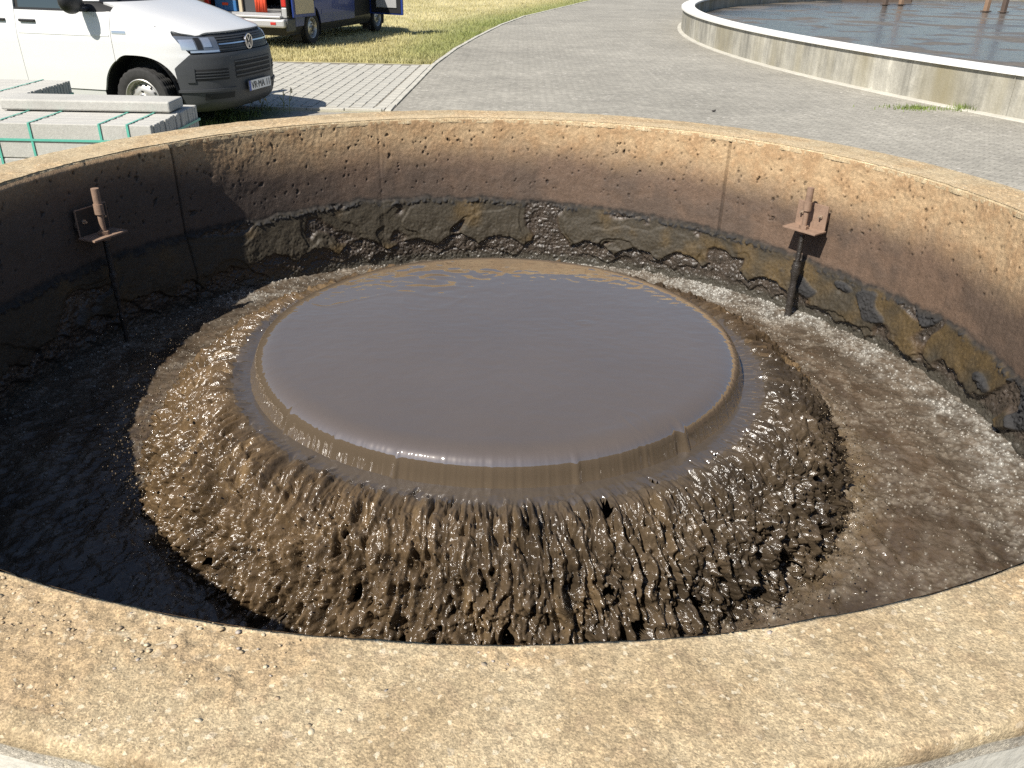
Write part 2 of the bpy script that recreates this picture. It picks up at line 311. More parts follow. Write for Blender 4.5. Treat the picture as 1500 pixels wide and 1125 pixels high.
# ---- rim ring: rounded inner and outer arrises, uneven worn top
def rim():
    nt_ = 2600
    # finer near the camera
    u = np.linspace(0, 1, nt_, endpoint=False); th = 2 * math.pi * (u + .055 * np.sin(2 * math.pi * (u - .75) + math.pi) / 1.0 * .9)
    off_o = .297 + .023 * np.sin(th)                  # wall a little thicker on the far side
    prof = [(0, -.03), (0, -.014), (.004, -.006), (.010, -.001)] + [(k, 0) for k in np.linspace(.02, .95, 52)] + [(.968, -.001), (.984, -.004), (.995, -.010), (1.0, -.018), (1.0, -.028), (.990, -.036), (.990, -.06)]
    rows = []; cols = []
    for i, (k, z) in enumerate(prof):
        r = RI + (k if i < 4 else k * off_o); rr = r + 0 * th; x = rr * np.cos(th); y = rr * np.sin(th)
        lo = fbm(x * 1.3, y * 1.3, 0, 3, 101); md = fbm(x * 7, y * 7, 0, 4, 102); hi = fbm(x * 38, y * 38, z * 38, 3, 103)
        top = 1. if 3 < i < 56 else .35
        d = (np.degrees(th) % 360)
        worn = sstep(-.1, .35, fbm(x * 2.2, y * 2.2, 4, 2, 104) + .55 * np.exp(-((d - 244) / 14) ** 2)) * (abs(k - .45) < .4)
        dz = top * (.0022 * md + .0012 * hi * (1 + 3.2 * worn) - .002 * worn) + .002 * lo
        dr = .0025 * hi * (i < 5) + .004 * md * (i > 56)
        if i < 5: dr = dr - .006 * np.clip(fbm(x * 9, y * 9, z * 9, 2, 105), 0, 1)
        rows.append(polar(rr + dr, th, z + dz))
        c = mixc(np.array((.435, .345, .213)), np.array((.365, .276, .160)), sstep(-.6, .7, md + .5 * lo))
        c = mixc(c, np.array((.38, .27, .15)), .75 * sstep(.05, .7, worn * .7 + .5 * hi))
        c = mixc(c, np.array((.62, .51, .345)), .7 * sstep(.5, .85, fbm(x * 34, y * 34, 2, 3, 106) + .35 * fbm(x * 5, y * 5, 7, 2, 107)))
        c = mixc(c, np.array((.36, .265, .16)), .55 * sstep(.25, .7, fbm(x * 24, y * 24, 5, 3, 108) + .3 * md))
        c = c * (1 + .16 * hi)[..., None]
        if i > 56: c = mixc(c, np.array((.20, .14, .08)), .6 * sstep(-.3, .4, md))
        if k < .38: c = mixc(c, np.array((.60, .46, .28)), .35 * np.clip(np.sin(th), 0, 1) + 0 * th)
        if i > 60: c = mixc(c, np.array((.44, .42, .37)), .7 + 0 * th)
        cols.append(c)
    n = len(prof)
    o = npmesh('rim', np.array(rows), gridF(n, nt_, True), M['rim'], None, True, np.array(cols)); child_fix(o, well)
    # outer face below the arris
    zz = np.linspace(-.055, -RZ - .02, 24); th2 = np.linspace(0, 2 * math.pi, 360, endpoint=False); T, Z = np.meshgrid(th2, zz)
    r = RI + (.297 + .023 * np.sin(T)) * .990 - .004 + .004 * fbm(T * 8, Z * 5, 0, 3, 111)
    o = npmesh('outer_face', polar(r, T, Z), gridF(24, 360, True), M['outer']); child_fix(o, well)
    # pebbles of the exposed aggregate
    b = bmesh.new(); bmesh.ops.create_icosphere(b, subdivisions=1, radius=1); bv = np.array([v.co[:] for v in b.verts]); bf = np.array([[v.index for v in f.verts] for f in b.faces]); b.free()
    rs = np.random.RandomState(3); VV = []; FF = []; CC = []; n0 = 0
    for k in range(1900):
        d = rs.uniform(196, 344) if k > 900 else rs.normal(243, 11); t = d * DG; kk = rs.uniform(.03, .93); r = RI + kk * (.297 + .023 * math.sin(t))
        s = rs.gamma(2.0, .0011) + .0012; s = min(s, .008)
        sc = np.array((rs.uniform(.7, 1.4), rs.uniform(.7, 1.3), rs.uniform(.15, .35))) * s; an = rs.uniform(0, 6.28)
        v = bv * sc * rs.uniform(.85, 1.15, (len(bv), 1)); v = np.stack([v[:, 0] * math.cos(an) - v[:, 1] * math.sin(an), v[:, 0] * math.sin(an) + v[:, 1] * math.cos(an), v[:, 2]], 1)
        VV.append(v + np.array([CX + r * math.cos(t), CY + r * math.sin(t), RZ - .0008 - sc[2] * rs.uniform(.55, .9)])); FF.append(bf + n0); n0 += len(bv)
        base = [(.53, .41, .26), (.48, .36, .215), (.43, .32, .2), (.60, .50, .34), (.42, .34, .24), (.44, .38, .32), (.24, .16, .10)][rs.choice(7, p=[.26, .26, .16, .12, .09, .07, .04])]
        CC.append(np.repeat([np.array(base) * rs.uniform(.85, 1.1)], len(bv), 0))
    o = npmesh('aggregate', np.concatenate(VV), np.concatenate(FF), M['pebble'], None, True, np.concatenate(CC)); child_fix(o, well); o['kind'] = 'stuff'
rim()

# ================================================================== the sludge
fountain = empty('sludge_fountain', (CX, CY, 0), 0, 'brown sludge welling up in a smooth disc and cascading down all round', 'sludge fountain')
def dome():
    nt_ = 1300; th = np.linspace(0, 2 * math.pi, nt_, endpoint=False)
    prof = []                                           # (r, z, lip weight)
    for r in np.linspace(.0008, .94, 96): prof.append((r, -.4765 - .0135 * (r / .94) ** 3, 0))
    b = [np.array(q) for q in ((.94, -.490), (1.082, -.4905), (1.052, -.545), (1.090, -.612))]
    for k in np.linspace(0, 1, 56)[1:]:                 # rolls over the crest and falls
        q = b[0] * (1 - k) ** 3 + 3 * b[1] * k * (1 - k) ** 2 + 3 * b[2] * k * k * (1 - k) + b[3] * k ** 3; prof.append((q[0], q[1], k ** 1.5))
    rows = []
    for (r, z, wl) in prof:
        x, y = r * np.cos(th), r * np.sin(th)
        cor = noise(th * 40, 0, 0, 201) + .6 * noise(th * 90, 0, 0, 202) + .4 * noise(th * 18, 0, 0, 203)
        ridge = sum(a * np.exp(-((th / DG - d0) / wd) ** 2) for d0, a, wd in ((311, 3.2, .7), (309.3, -2.6, .9), (224, 2.5, .6), (223, -2.2, .6), (252, 2.2, .5), (286, 1.6, .6), (238, 1.2, .5), (300, -1.5, .5)))
        rip = .0006 * fbm(x * 5, y * 8, 0, 3, 204) + .0006 * fbm(x * 15, y * 22, 0, 2, 205)
        sw = np.exp(-(((x + .33) / .22) ** 2 + ((y - .55) / .28) ** 2)); rip = rip + sw * .0026 * noise(x * 9 + .8 * noise(x * 5, y * 5, 0, 206), y * 16, 1, 207)
        wv = noise(x * 3.1, y * 3.1, 2, 208)
        for (qx, qy, qr, am) in ((.40, .06, .075, .0010), (-.36, .60, .20, .0016), (-.10, .70, .13, .0010)):
            q = np.hypot(x - qx + .03 * wv, (y - qy) * 1.15 + .04 * noise(x * 7, y * 7, 3, 209)); rip = rip + am * np.sin(q * 60 / (.6 + qr * 3)) * np.exp(-(q / qr) ** 2)
        fold = sstep(.09, .0, np.abs(noise(x * 2.3 + .6 * wv, y * 3.6 + .6 * wv, 5, 210))) * sstep(.1, .5, noise(x * 1.4, y * 1.4, 8, 211)); rip = rip + .0011 * fold
        rip = rip + .004 * noise(x * 1.6, y * 1.6, 4, 212)
        rip = rip * (1 - wl)
        rr = r + wl * (.0035 * cor + .0055 * ridge) ; rows.append(polar(rr, th, z + rip + wl * .002 * cor))
    o = npmesh('overflow_disc', np.array(rows), gridF(len(prof), nt_, True), M['sludge']); child_fix(o, fountain)
dome()
def cascade():
    thA = np.linspace(146 * DG, 394 * DG, 1500); thB = np.linspace(394 * DG, 506 * DG, 260)[1:-1]; th = np.concatenate([thA, thB]); nt_ = len(th); nr = 250
    t = np.linspace(0, 1, nr); T, A = np.meshgrid(th, t)
    # ledge, then falling curve
    s_l = np.clip(A / .13, 0, 1); s_c = np.clip((A - .13) / .87, 0, 1)
    r = 1.068 + .135 * s_l + .375 * s_c ** .62; z = -.606 + .006 * np.sin(s_l * math.pi) - .47 * s_c ** 1.0 * (.62 + .38 * s_c)
    nrm_r = sstep(0, .5, s_c) * .75 + .1; nrm_z = 1 - .75 * sstep(0, .6, s_c)
    a = T * 1.4; s = A * .62
    grow = sstep(.075, .17, A + .03 * noise(a * 14, 0, 0, 299) + .035 * (np.cos(T - 20 * DG) ** 2))
    warp = .35 * noise(a * 9, s * 9, 0, 301)
    streak = ridged(a * 18 + 1.7 * warp, s * 3.2 + .6 * warp, 0, 3, 302, .5)                         # runs down the fall
    lumps = fbm(a * 26 + warp, s * 13, 1, 3, 303, .5)
    cells, c2, cid = worley2(a * 31 + .7 * lumps, s * 13 + .7 * warp, 304)
    curds = np.clip(1 - cells * 1.15, 0, 1)
    fine = fbm(a * 70, s * 52, 2, 2, 305, .5)
    swell = fbm(a * 5, s * 3, 3, 2, 306)
    disp = grow * (.033 * (streak - .4) + .024 * lumps + .036 * (curds - .35) + .010 * fine + .022 * swell) * (.60 + .80 * s_c)
    disp += (1 - grow) * (.0022 * fbm(a * 9, s * 20, 4, 3, 307) + .0028 * s_l * ridged(a * 26, s * 6, 5, 2, 308))
    p1, p2, pid = worley2(a * 26 + .6 * lumps, s * 9 + .5 * lumps, 314); pore = (pid < .40) * sstep(.36, .12, p1)
    q1, q2, qid = worley2(a * 34 + .6 * lumps, s * 22, 315); pore2 = (qid < .30) * sstep(.38, .15, q1)
    disp -= grow * (.042 * pore * (.5 + s_c) + .020 * pore2)
    disp *= sstep(0, .03, A)
    # openings torn in the sheet low on the near side
    d = np.degrees(T) % 360
    side = sstep(205, 262, d) * sstep(352, 318, d)
    hole = fbm(a * 14 + .4 * warp, s * 7.5 + .5 * warp, 6, 2, 309) + .25 * lumps - (.82 - .70 * sstep(.45, 1.0, A) * side) + .10 * (d > 295)
    disp -= .035 * sstep(-.12, .02, hole)
    wob = .006 * fbm(a * 6, s * 6, 9, 2, 311)
    rr = r + disp * nrm_r + wob * grow; zz = z + disp * nrm_z
    P = polar(rr, T, zz)
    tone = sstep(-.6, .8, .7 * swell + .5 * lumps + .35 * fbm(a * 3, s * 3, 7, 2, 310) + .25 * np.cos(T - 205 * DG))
    lefty = sstep(320, 215, d)[..., None]; side_tone = mixc((.048, .033, .019), (.116, .077, .041), tone) * lefty + mixc((.040, .030, .020), (.086, .063, .040), tone) * (1 - lefty)  # lighter, warmer brown on the left, darker and greyer on the right
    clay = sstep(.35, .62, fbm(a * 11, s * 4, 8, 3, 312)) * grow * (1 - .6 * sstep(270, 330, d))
    colr = mixc(side_tone, np.array((.20, .135, .070)), clay * .6 * (.35 + .65 * lefty[..., 0]))
    colr = mixc(np.array((.088, .069, .048)) + 0 * side_tone, colr, grow)
    F = gridF(nr, nt_, True); hf = hole.ravel()[F].max(1) > 0
    F = F[~hf]
    Ac = A.ravel()[F].mean(1) + .018 * noise(T.ravel()[F[:, 0]] * 30, 0, 0, 320) + .008 * noise(T.ravel()[F[:, 0]] * 110, 0, 0, 321); led = Ac + .035 * np.cos(T.ravel()[F[:, 0]] - 20 * DG) ** 2 < .12
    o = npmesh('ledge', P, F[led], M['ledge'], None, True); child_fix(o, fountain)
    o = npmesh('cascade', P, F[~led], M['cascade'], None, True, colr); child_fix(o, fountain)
    # the riser seen through the openings
    thr = np.linspace(0, 2 * math.pi, 120, endpoint=False); zz = np.linspace(-.63, -1.3, 12); T2, Z2 = np.meshgrid(thr, zz)
    o = npmesh('riser_pipe', polar(1.06 + .01 * fbm(T2 * 9, Z2 * 9, 0, 2, 330) + .22 * np.clip((-.63 - Z2) / .4, 0, 1), T2, Z2), gridF(12, 120, True), M['pipe_in']); child_fix(o, fountain)
cascade()
def basin():
    nt_ = 1700; nr = 135; th = np.linspace(0, 2 * math.pi, nt_, endpoint=False); r = np.linspace(1.28, 2.44, nr); T, Rr = np.meshgrid(th, r)
    x, y = Rr * np.cos(T), Rr * np.sin(T); d = np.degrees(T)
    turb = sstep(1.95, 1.45, Rr)
    wx = .25 * noise(x * 3, y * 3, 0, 401)
    chop = ridged(x * 6 + wx, y * 6 + wx, 0, 3, 402); fine = fbm(x * 30, y * 30, 0, 3, 403)
    roll = fbm(T * 5, Rr * 5 + wx, 0, 3, 404)
    cells, c2, cid = worley2(x * 19 + .5 * roll, y * 19, 405)
    z = -1.0 + .010 * roll + (.009 + .012 * turb) * chop + (.005 + .007 * turb) * fine + .012 * turb * (1 - cells) + .03 * sstep(1.62, 1.42, Rr) * np.abs(fine)
    z = z + .02 * sstep(2.2, 2.4, Rr) * (.5 + .5 * noise(T * 4, 0, 0, 406))
    # foam: a froth along the wall, streaks drifting outward
    wallf = sstep(2.02, 2.30, Rr + .10 * fbm(x * 4, y * 4, 0, 3, 407))
    reg = np.where(d > 180, d - 360, d)
    wallf = wallf * (.5 + .5 * sstep(-.35, .35, fbm(x * 3, y * 3, 9, 3, 417))) * np.interp(reg, [-180, -60, -25, -5, 40, 72, 90, 120, 135, 160, 180], [.2, .3, .6, .8, 1., 1., .35, .4, .6, .3, .2])
    st = fbm(T * 9 + .6 * wx, Rr * 14, 1, 4, 408)
    streaks = sstep(.06, .5, st + .22 * roll) * .65 + sstep(.25, .6, fbm(x * 11, y * 11, 2, 4, 409)) * .3
    cb, _, _ = worley2(x * 42 + .4 * fine, y * 42, 415); bub = sstep(.55, .2, cb)
    lace = sstep(.50, .80, ridged(x * 4.2 + 2.2 * wx + 1.2 * fine * .12, y * 6.0 + 2.2 * wx, 3, 3, 418, .55) / 1.8) * sstep(-.55, .1, fbm(x * 1.8, y * 1.8, 5, 2, 419)); streaks = np.clip(.5 * streaks + .62 * lace, 0, 1) * (.7 + .3 * sstep(-.5, .3, np.cos(T - 15 * DG)))
    foam = np.clip(wallf * (.45 + .55 * sstep(-.3, .3, fbm(x * 13, y * 13, 3, 3, 410))) * (.35 + .65 * bub) + .75 * streaks * (.25 + .75 * bub), 0, 1)
    z = z + .006 * foam * bub
    basin.foam = (foam, z, T, Rr, wallf)
    col = mixc((.050, .036, .024), (.078, .054, .034), sstep(-.5, .6, roll))
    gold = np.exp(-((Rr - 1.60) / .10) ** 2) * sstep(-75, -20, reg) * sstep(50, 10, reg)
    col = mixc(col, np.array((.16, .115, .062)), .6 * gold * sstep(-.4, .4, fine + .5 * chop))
    milk = sstep(-.35, .45, fbm(x * 2.2, y * 2.2, 6, 4, 416) + .5 * st) * (1 - .6 * turb); col = mixc(col, np.array((.135, .108, .080)), .3 * milk)
    col = mixc(col, mixc((.29, .25, .195), (.40, .395, .36), wallf), foam * .85)
    rough = .12 + .25 * foam
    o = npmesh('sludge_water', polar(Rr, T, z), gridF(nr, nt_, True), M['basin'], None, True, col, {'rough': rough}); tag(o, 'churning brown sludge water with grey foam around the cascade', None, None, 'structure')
basin()
def bubbles():
    foam, z, T, Rr, wf = [q.ravel() for q in basin.foam]; rs = np.random.RandomState(12); p = (foam + .06) * Rr; p = p / p.sum()
    N = 14000; k = rs.choice(len(p), N, p=p); ang = np.arange(6) * math.pi / 3
    dome_v = np.array([(0, 0, 1.)] + [(.68 * math.cos(q), .68 * math.sin(q), .73) for q in ang] + [(math.cos(q + .5), math.sin(q + .5), .05) for q in ang] + [(.95 * math.cos(q + .5), .95 * math.sin(q + .5), -.3) for q in ang])
    f = []
    for q in range(6): f.append((0, 1 + q, 1 + (q + 1) % 6)); f.append((1 + q, 7 + q, 1 + (q + 1) % 6)); f.append((1 + (q + 1) % 6, 7 + q, 7 + (q + 1) % 6)); f.append((7 + q, 13 + q, 13 + (q + 1) % 6)); f.append((7 + q, 13 + (q + 1) % 6, 7 + (q + 1) % 6))
    f = np.array(f); s = np.clip(rs.gamma(1.8, .0017, N) + .0016, 0, .014) * (.8 + .35 * wf[k]); r = Rr[k] + rs.uniform(-.006, .006, N); t = T[k] + rs.uniform(-.003, .003, N)
    c = polar(r, t, z[k] - .001); V = dome_v[None] * s[:, None, None] + c[:, None]; F = f[None] + (np.arange(N) * 19)[:, None, None]
    cc = mixc((.15, .125, .095), (.32, .31, .28), np.clip(wf[k] * .8 + rs.uniform(-.2, .3, N), 0, 1)); o = npmesh('foam_bubbles', V, F.reshape(-1, 3), M['bubble'], None, True, np.repeat(cc, 19, 0)); tag(o, 'foam bubbles floating on the sludge water', None, None, 'stuff')
bubbles()
def spray():
    b = bmesh.new(); bmesh.ops.create_icosphere(b, subdivisions=1, radius=1); bv = np.array([v.co[:] for v in b.verts]); bf = np.array([[v.index for v in f.verts] for f in b.faces]); b.free()
    rs = np.random.RandomState(9); V = []; F = []; n0 = 0
    for k in range(6500):
        u = rs.uniform()
        if u < .30: d = rs.uniform(-75, 35); r = 1.56 + abs(rs.normal(0, .07)); z = -1.0 + rs.gamma(1.6, .035)
        elif u < .62: d = rs.uniform(150, 235); r = 1.56 + abs(rs.normal(0, .10)); z = -1.0 + rs.gamma(1.6, .05)
        elif u < .66: d = rs.normal(163, 5); r = 1.72 + rs.normal(0, .07); z = -1 + rs.gamma(1.5, .06)
        else:
            d = rs.uniform(150, 390); kk = rs.uniform(.15, 1); r = 1.212 + .36 * kk ** .62 + abs(rs.normal(.0, .025)) + .01; z = -.606 - .47 * kk ** 1.12 * (.55 + .45 * kk) + rs.normal(.012, .01)
        s = rs.gamma(2, .0006) + .0007; t = d * DG
        v = bv * s * np.array((1, 1, rs.uniform(.8, 1.8)))
        V.append(v + np.array([CX + r * math.cos(t), CY + r * math.sin(t), RZ + z])); F.append(bf + n0); n0 += len(bv)
    o = npmesh('sludge_droplets', np.concatenate(V), np.concatenate(F), M['drop']); tag(o, 'fine sludge droplets splashing off the cascade', None, None, 'stuff')
spray()
o = MB().ball((0, 0, 0), .016, 2, (1, .8, .75)).build('sludge_lump', M['rustdark'], None, True); o.location = polar(1.115, 168 * DG, -.588); tag(o, 'small black lump stuck on the left lip of the disc', 'lump')

# ------------------------------------------------------------------ wall brackets
def bracket(dg, label, zp, rodz):
    """angle iron on a stub pipe, adjusting rod through its foot; local x along the wall, -y into the well"""
    t = dg * DG; P = polar(RI, t, 0)
    r = empty('wall_bracket', (P[0], P[1], RZ), t - math.pi / 2, label, 'bracket')      # local +y points outwards
    def P_(mb, name, mt, **k): return mb.build(name, mt, r, **k)
    z = zp
    P_(MB().box((0, -.105, z), (.225, .115, .010), bev=.0015), 'foot_plate', M['rust'])
    P_(MB().box((0, -.048, z + .075), (.205, .009, .150), bev=.0015), 'back_plate', M['rust'])
    if dg > 90: P_(MB().box((0, -.0535, z + .076), (.193, .002, .136)), 'shade_sheet', M['shade_dark'])  # added dark sheet paints the shade on the left bracket's back plate
    P_(MB().cyl((.058, -.044, z + .062), (.058, .02, z + .062), .033, n=24), 'stub_pipe', M['rust'], smooth=True, auto=40)
    P_(MB().cyl((-.058, -.044, z + .062), (-.058, .02, z + .062), .033, n=24), 'stub_pipe', M['rust'], smooth=True, auto=40)
    for sx in (-.064, .064):
        P_(MB().cyl((sx, -.052, z + .082), (sx, -.062, z + .082), .013, n=6).cyl((sx, -.06, z + .082), (sx, -.078, z + .082), .006, n=10), 'bolt', M['bolt'])
    y = -.112
    P_(MB().cyl((0, y, z - .03), (0, y, z + .175), .0150, n=20).cyl((0, y, z + .145), (0, y, z + .185), .0185, n=20), 'rod', M['rust'], smooth=True, auto=40)
    P_(MB().cyl((0, y, z + .115), (0, y, z + .168), .0245, n=20), 'sleeve', M['rust'], smooth=True, auto=40)
    P_(MB().cyl((0, y, z + .168), (0, y, z + .250), .0200, n=20), 'rod_cap', M['rust'], smooth=True, auto=40)
    P_(MB().cyl((0, y, z + .005), (0, y, z + .024), .028, n=6), 'nut', M['rust'])
    P_(MB().cyl((0, y, z - .008), (0, y, z - .026), .028, n=6), 'nut', M['rust'])
    # threaded part: rings
    mb = MB(); prof = []
    for k in range(34): zz = z - .02 - k * .006; prof += [(.0135, zz), (.0165, zz - .003)]
    mb.lathe(prof, 14); P_(mb, 'threaded_rod', M['rustdark'], smooth=True)
    # encrusted lower end
    mb = MB(); rs = random.Random(int(dg)); prof = []
    nz = 26; z0 = z - .20; z1 = rodz
    for k in range(nz + 1):
        u = k / nz; prof.append(((.020 if dg < 90 else .012) + .008 * math.exp(-((u - .12) / .09) ** 2) + rs.uniform(-.004, .006), z0 + (z1 - z0) * u))
    mb.lathe(prof, 14, Matrix.Translation((0, y, 0)))
    for v in mb.bm.verts: v.co.x += rs.uniform(-.003, .003); v.co.y += rs.uniform(-.003, .003)
    P_(mb, 'crusted_pipe', M['rustdark'], smooth=True)
    for ch in r.children:
        if ch.name.startswith('threaded'): ch.location = (0, y, 0)
    return r
bracket(38.6, 'rusty wall bracket with adjusting rod on the sunlit right side of the well', -.425, -1.06)
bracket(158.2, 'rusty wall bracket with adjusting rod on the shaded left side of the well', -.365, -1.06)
# ================================================================== surroundings
def pave_mat(name, c1, c2, cm, bw, bh, rot, mortar, rough=.85, var=((.3, .20), (1.6, .14), (9, .22), (40, .25)), fleck=0):
    mt = mat(name, c1, rough, var=var, bump=[(60, .002)]); t = mt.node_tree; n = t.nodes; L = t.links
    tc = [k for k in n if k.type == 'TEX_COORD'][0]; mp = n.new('ShaderNodeMapping'); mp.inputs['Rotation'].default_value = (0, 0, rot); L.new(tc.outputs['Object'], mp.inputs[0])
    br = n.new('ShaderNodeTexBrick'); br.inputs['Scale'].default_value = 1; br.inputs['Brick Width'].default_value = bw; br.inputs['Row Height'].default_value = bh; br.inputs['Mortar Size'].default_value = mortar
    br.inputs['Color1'].default_value = (*c1, 1); br.inputs['Color2'].default_value = (*c2, 1); br.inputs['Mortar'].default_value = (*cm, 1); br.inputs['Mortar Smooth'].default_value = .3; L.new(mp.outputs[0], br.inputs['Vector'])
    rgb = [k for k in n if k.type == 'RGB'][0]
    for l in list(rgb.outputs[0].links): to = l.to_socket; L.remove(l); src = br.outputs['Color']; L.new(src, to)
    if fleck:
        vo = n.new('ShaderNodeTexVoronoi'); vo.inputs['Scale'].default_value = 9; L.new(mp.outputs[0], vo.inputs['Vector'])
        nz = n.new('ShaderNodeTexNoise'); nz.inputs['Scale'].default_value = .9; nz.inputs['Detail'].default_value = 3; L.new(tc.outputs['Object'], nz.inputs['Vector'])
        cr = n.new('ShaderNodeMapRange'); cr.inputs[1].default_value = .24; cr.inputs[2].default_value = .10; L.new(vo.outputs['Distance'], cr.inputs[0])
        c2_ = n.new('ShaderNodeMapRange'); c2_.inputs[1].default_value = .42; c2_.inputs[2].default_value = .66; L.new(nz.outputs['Fac'], c2_.inputs[0])
        mu = n.new('ShaderNodeMath'); mu.operation = 'MULTIPLY'; L.new(cr.outputs[0], mu.inputs[0]); L.new(c2_.outputs[0], mu.inputs[1])
        mu2 = n.new('ShaderNodeMath'); mu2.operation = 'MULTIPLY'; mu2.inputs[1].default_value = fleck; L.new(mu.outputs[0], mu2.inputs[0])
        p = n['Principled BSDF']; src = p.inputs['Base Color'].links[0].from_socket
        mx = n.new('ShaderNodeMix'); mx.data_type = 'RGBA'; L.new(mu2.outputs[0], mx.inputs[0]); L.new(src, mx.inputs[6]); mx.inputs[7].default_value = (.62, .58, .52, 1); L.new(mx.outputs[2], p.inputs['Base Color'])
    return mt
M['lawn'] = mat('dry_lawn_soil', attr=True, rough=.95, var=[(2.2, .15), (14, .2), (60, .2)], bump=[(30, .02)])
M['grass'] = mat('grass_blade', attr=True, rough=.7, spec=.25)
M['road'] = pave_mat('road_blocks', (.335, .315, .265), (.285, .268, .226), (.205, .192, .163), .16, .08, R_(45), .007, fleck=.8)
M['paver'] = mat('light_paver', attr=False, color=(.41, .395, .345), rough=.88, var=[(.6, .12), (5, .12), (40, .12)], bump=[(60, .002)])
M['sand'] = mat('joint_sand', (.20, .18, .14), .95, var=[(20, .2)])
M['kerb'] = mat('kerb_concrete', (.46, .44, .38), .9, var=[(2, .15), (30, .12)], bump=[(60, .002)])
M['slab'] = mat('slab_concrete', (.43, .42, .385), .85, var=[(4, .10), (50, .12), (160, .08)], bump=[(120, .0015)])
M['slabdark'] = mat('slab_fresh_grey', (.20, .205, .21), .85, var=[(30, .15)], bump=[(120, .0015)])
M['strap'] = mat('teal_strap', (.11, .42, .33), .4, var=[(20, .1)])
M['wood'] = mat('pallet_wood', (.30, .21, .12), .85, var=[(30, .25, (1, .1, 1))])

KERB = [(-1.66, 11.42), (-1.54, 16.55), (-1.35, 19.48), (-1.04, 22.39), (-.52, 26.55), (.2, 30.67), (1.58, 35.94), (3.5, 43.29), (6.5, 52), (11, 62), (18, 75), (40, 110)]
def kx(y): return np.interp(y, [k[1] for k in KERB], [k[0] for k in KERB])
# ---- ground sheet (lawn soil) to the horizon
def ground():
    xs = np.concatenate([[-1500, -300, -80, -40], np.linspace(-25, 12, 150), [40, 100, 400, 1500]]); ys = np.concatenate([[-1500, -200, -30], np.linspace(-4, 60, 220), [90, 200, 500, 1500]])
    X, Y = np.meshgrid(xs, ys); col = lawn_col(X, Y)
    F = gridF(len(ys), len(xs)); Vv = np.stack([X, Y, X * 0 - .012], -1).reshape(-1, 3); cc = Vv[F].mean(1); F = F[np.hypot(cc[:, 0] - CX, cc[:, 1] - CY) > 2.9]
    o = npmesh('ground', Vv, F, M['lawn'], None, True, col); tag(o, kind='structure')
def lawn_col(X, Y):
    f = fbm(X * .5, Y * .35, 0, 4, 501); g = fbm(X * 2.5, Y * 2, 0, 3, 502)
    dry = mixc((.52, .46, .25), (.42, .37, .18), sstep(-.5, .5, f)) * (1 + .15 * g)[..., None]
    dist = kx(Y) - X
    edge = sstep(2.6, .2, dist + .7 * f + .4 * g) * sstep(14, 20, Y)
    near = sstep(11.6, 11.2, Y) ; band = sstep(20.5, 24, Y) * sstep(36, 26, Y) * sstep(-.2, .5, f + .2) * .8
    green = np.clip(edge * .7 + band * .25 + .18 * sstep(.2, .6, g), 0, 1)
    c = mixc(dry, np.array((.165, .205, .05)), green); c = mixc(c, np.array((.12, .14, .045)), near); return mixc(c, np.array((.30, .28, .24)), near * sstep(-3.3, -2.8, X))
ground()
def road():
    ys = np.concatenate([[-40, -10], np.linspace(-1, 8, 46), np.linspace(8.5, 60, 70), [75, 110]]); us = np.concatenate([np.linspace(0, 6, 31), [8, 14, 30, 80, 400]])
    U_, Y = np.meshgrid(us, ys); X = U_ + np.where(Y < 11.42, -1.66, kx(Y)); Vv = np.stack([X, Y, 0 * X], -1).reshape(-1, 3); F = gridF(len(ys), len(us)); cc = Vv[F].mean(1); F = F[np.hypot(cc[:, 0] - CX, cc[:, 1] - CY) > 2.9]
    o = npmesh('road', Vv, F, M['road'], None, False); tag(o, kind='structure')
    th = np.linspace(0, 2 * math.pi, 120, endpoint=False); T, Q = np.meshgrid(th, [2.6, 3.35]); r = npmesh('well_surround', np.stack([CX + Q * np.cos(T), CY + Q * np.sin(T), 0 * T + .006], -1), gridF(2, 120, True), M['road'], None, False); tag(r, kind='structure')
    # kerb stones along the lawn edge
    base = MB().box((0, 0, 0), (.085, .49, .12), bev=.008).build('kerb_stone', M['kerb'], o); base.matrix_local = Matrix.Translation((-1.72, 11.64, -.048))
    y = 12.14; k = 0
    while y < 44:
        x0, x1 = float(kx(y - .25)), float(kx(y + .25)); ang = math.atan2(-(x1 - x0), .5)
        share(base, 'kerb_stone', o, Matrix.Translation((float(kx(y)) - .06, y, -.048 + rnd.uniform(-.004, .004))) @ Matrix.Rotation(ang + rnd.uniform(-.006, .006), 4, 'Z')); y += .5; k += 1
    # second flat row beside the paved bay
    row = MB().box((0, 0, 0), (.15, .235, .10), bev=.006).build('edge_block', M['kerb'], o); row.matrix_local = Matrix.Translation((-1.855, 11.54, -.042)); y = 11.785
    while y < 16.5:
        share(row, 'edge_block', o, Matrix.Translation((float(kx(y)) - .19, y, -.042 + rnd.uniform(-.003, .003))) @ Matrix.Rotation(-.022, 4, 'Z')); y += .245
    return o
road()
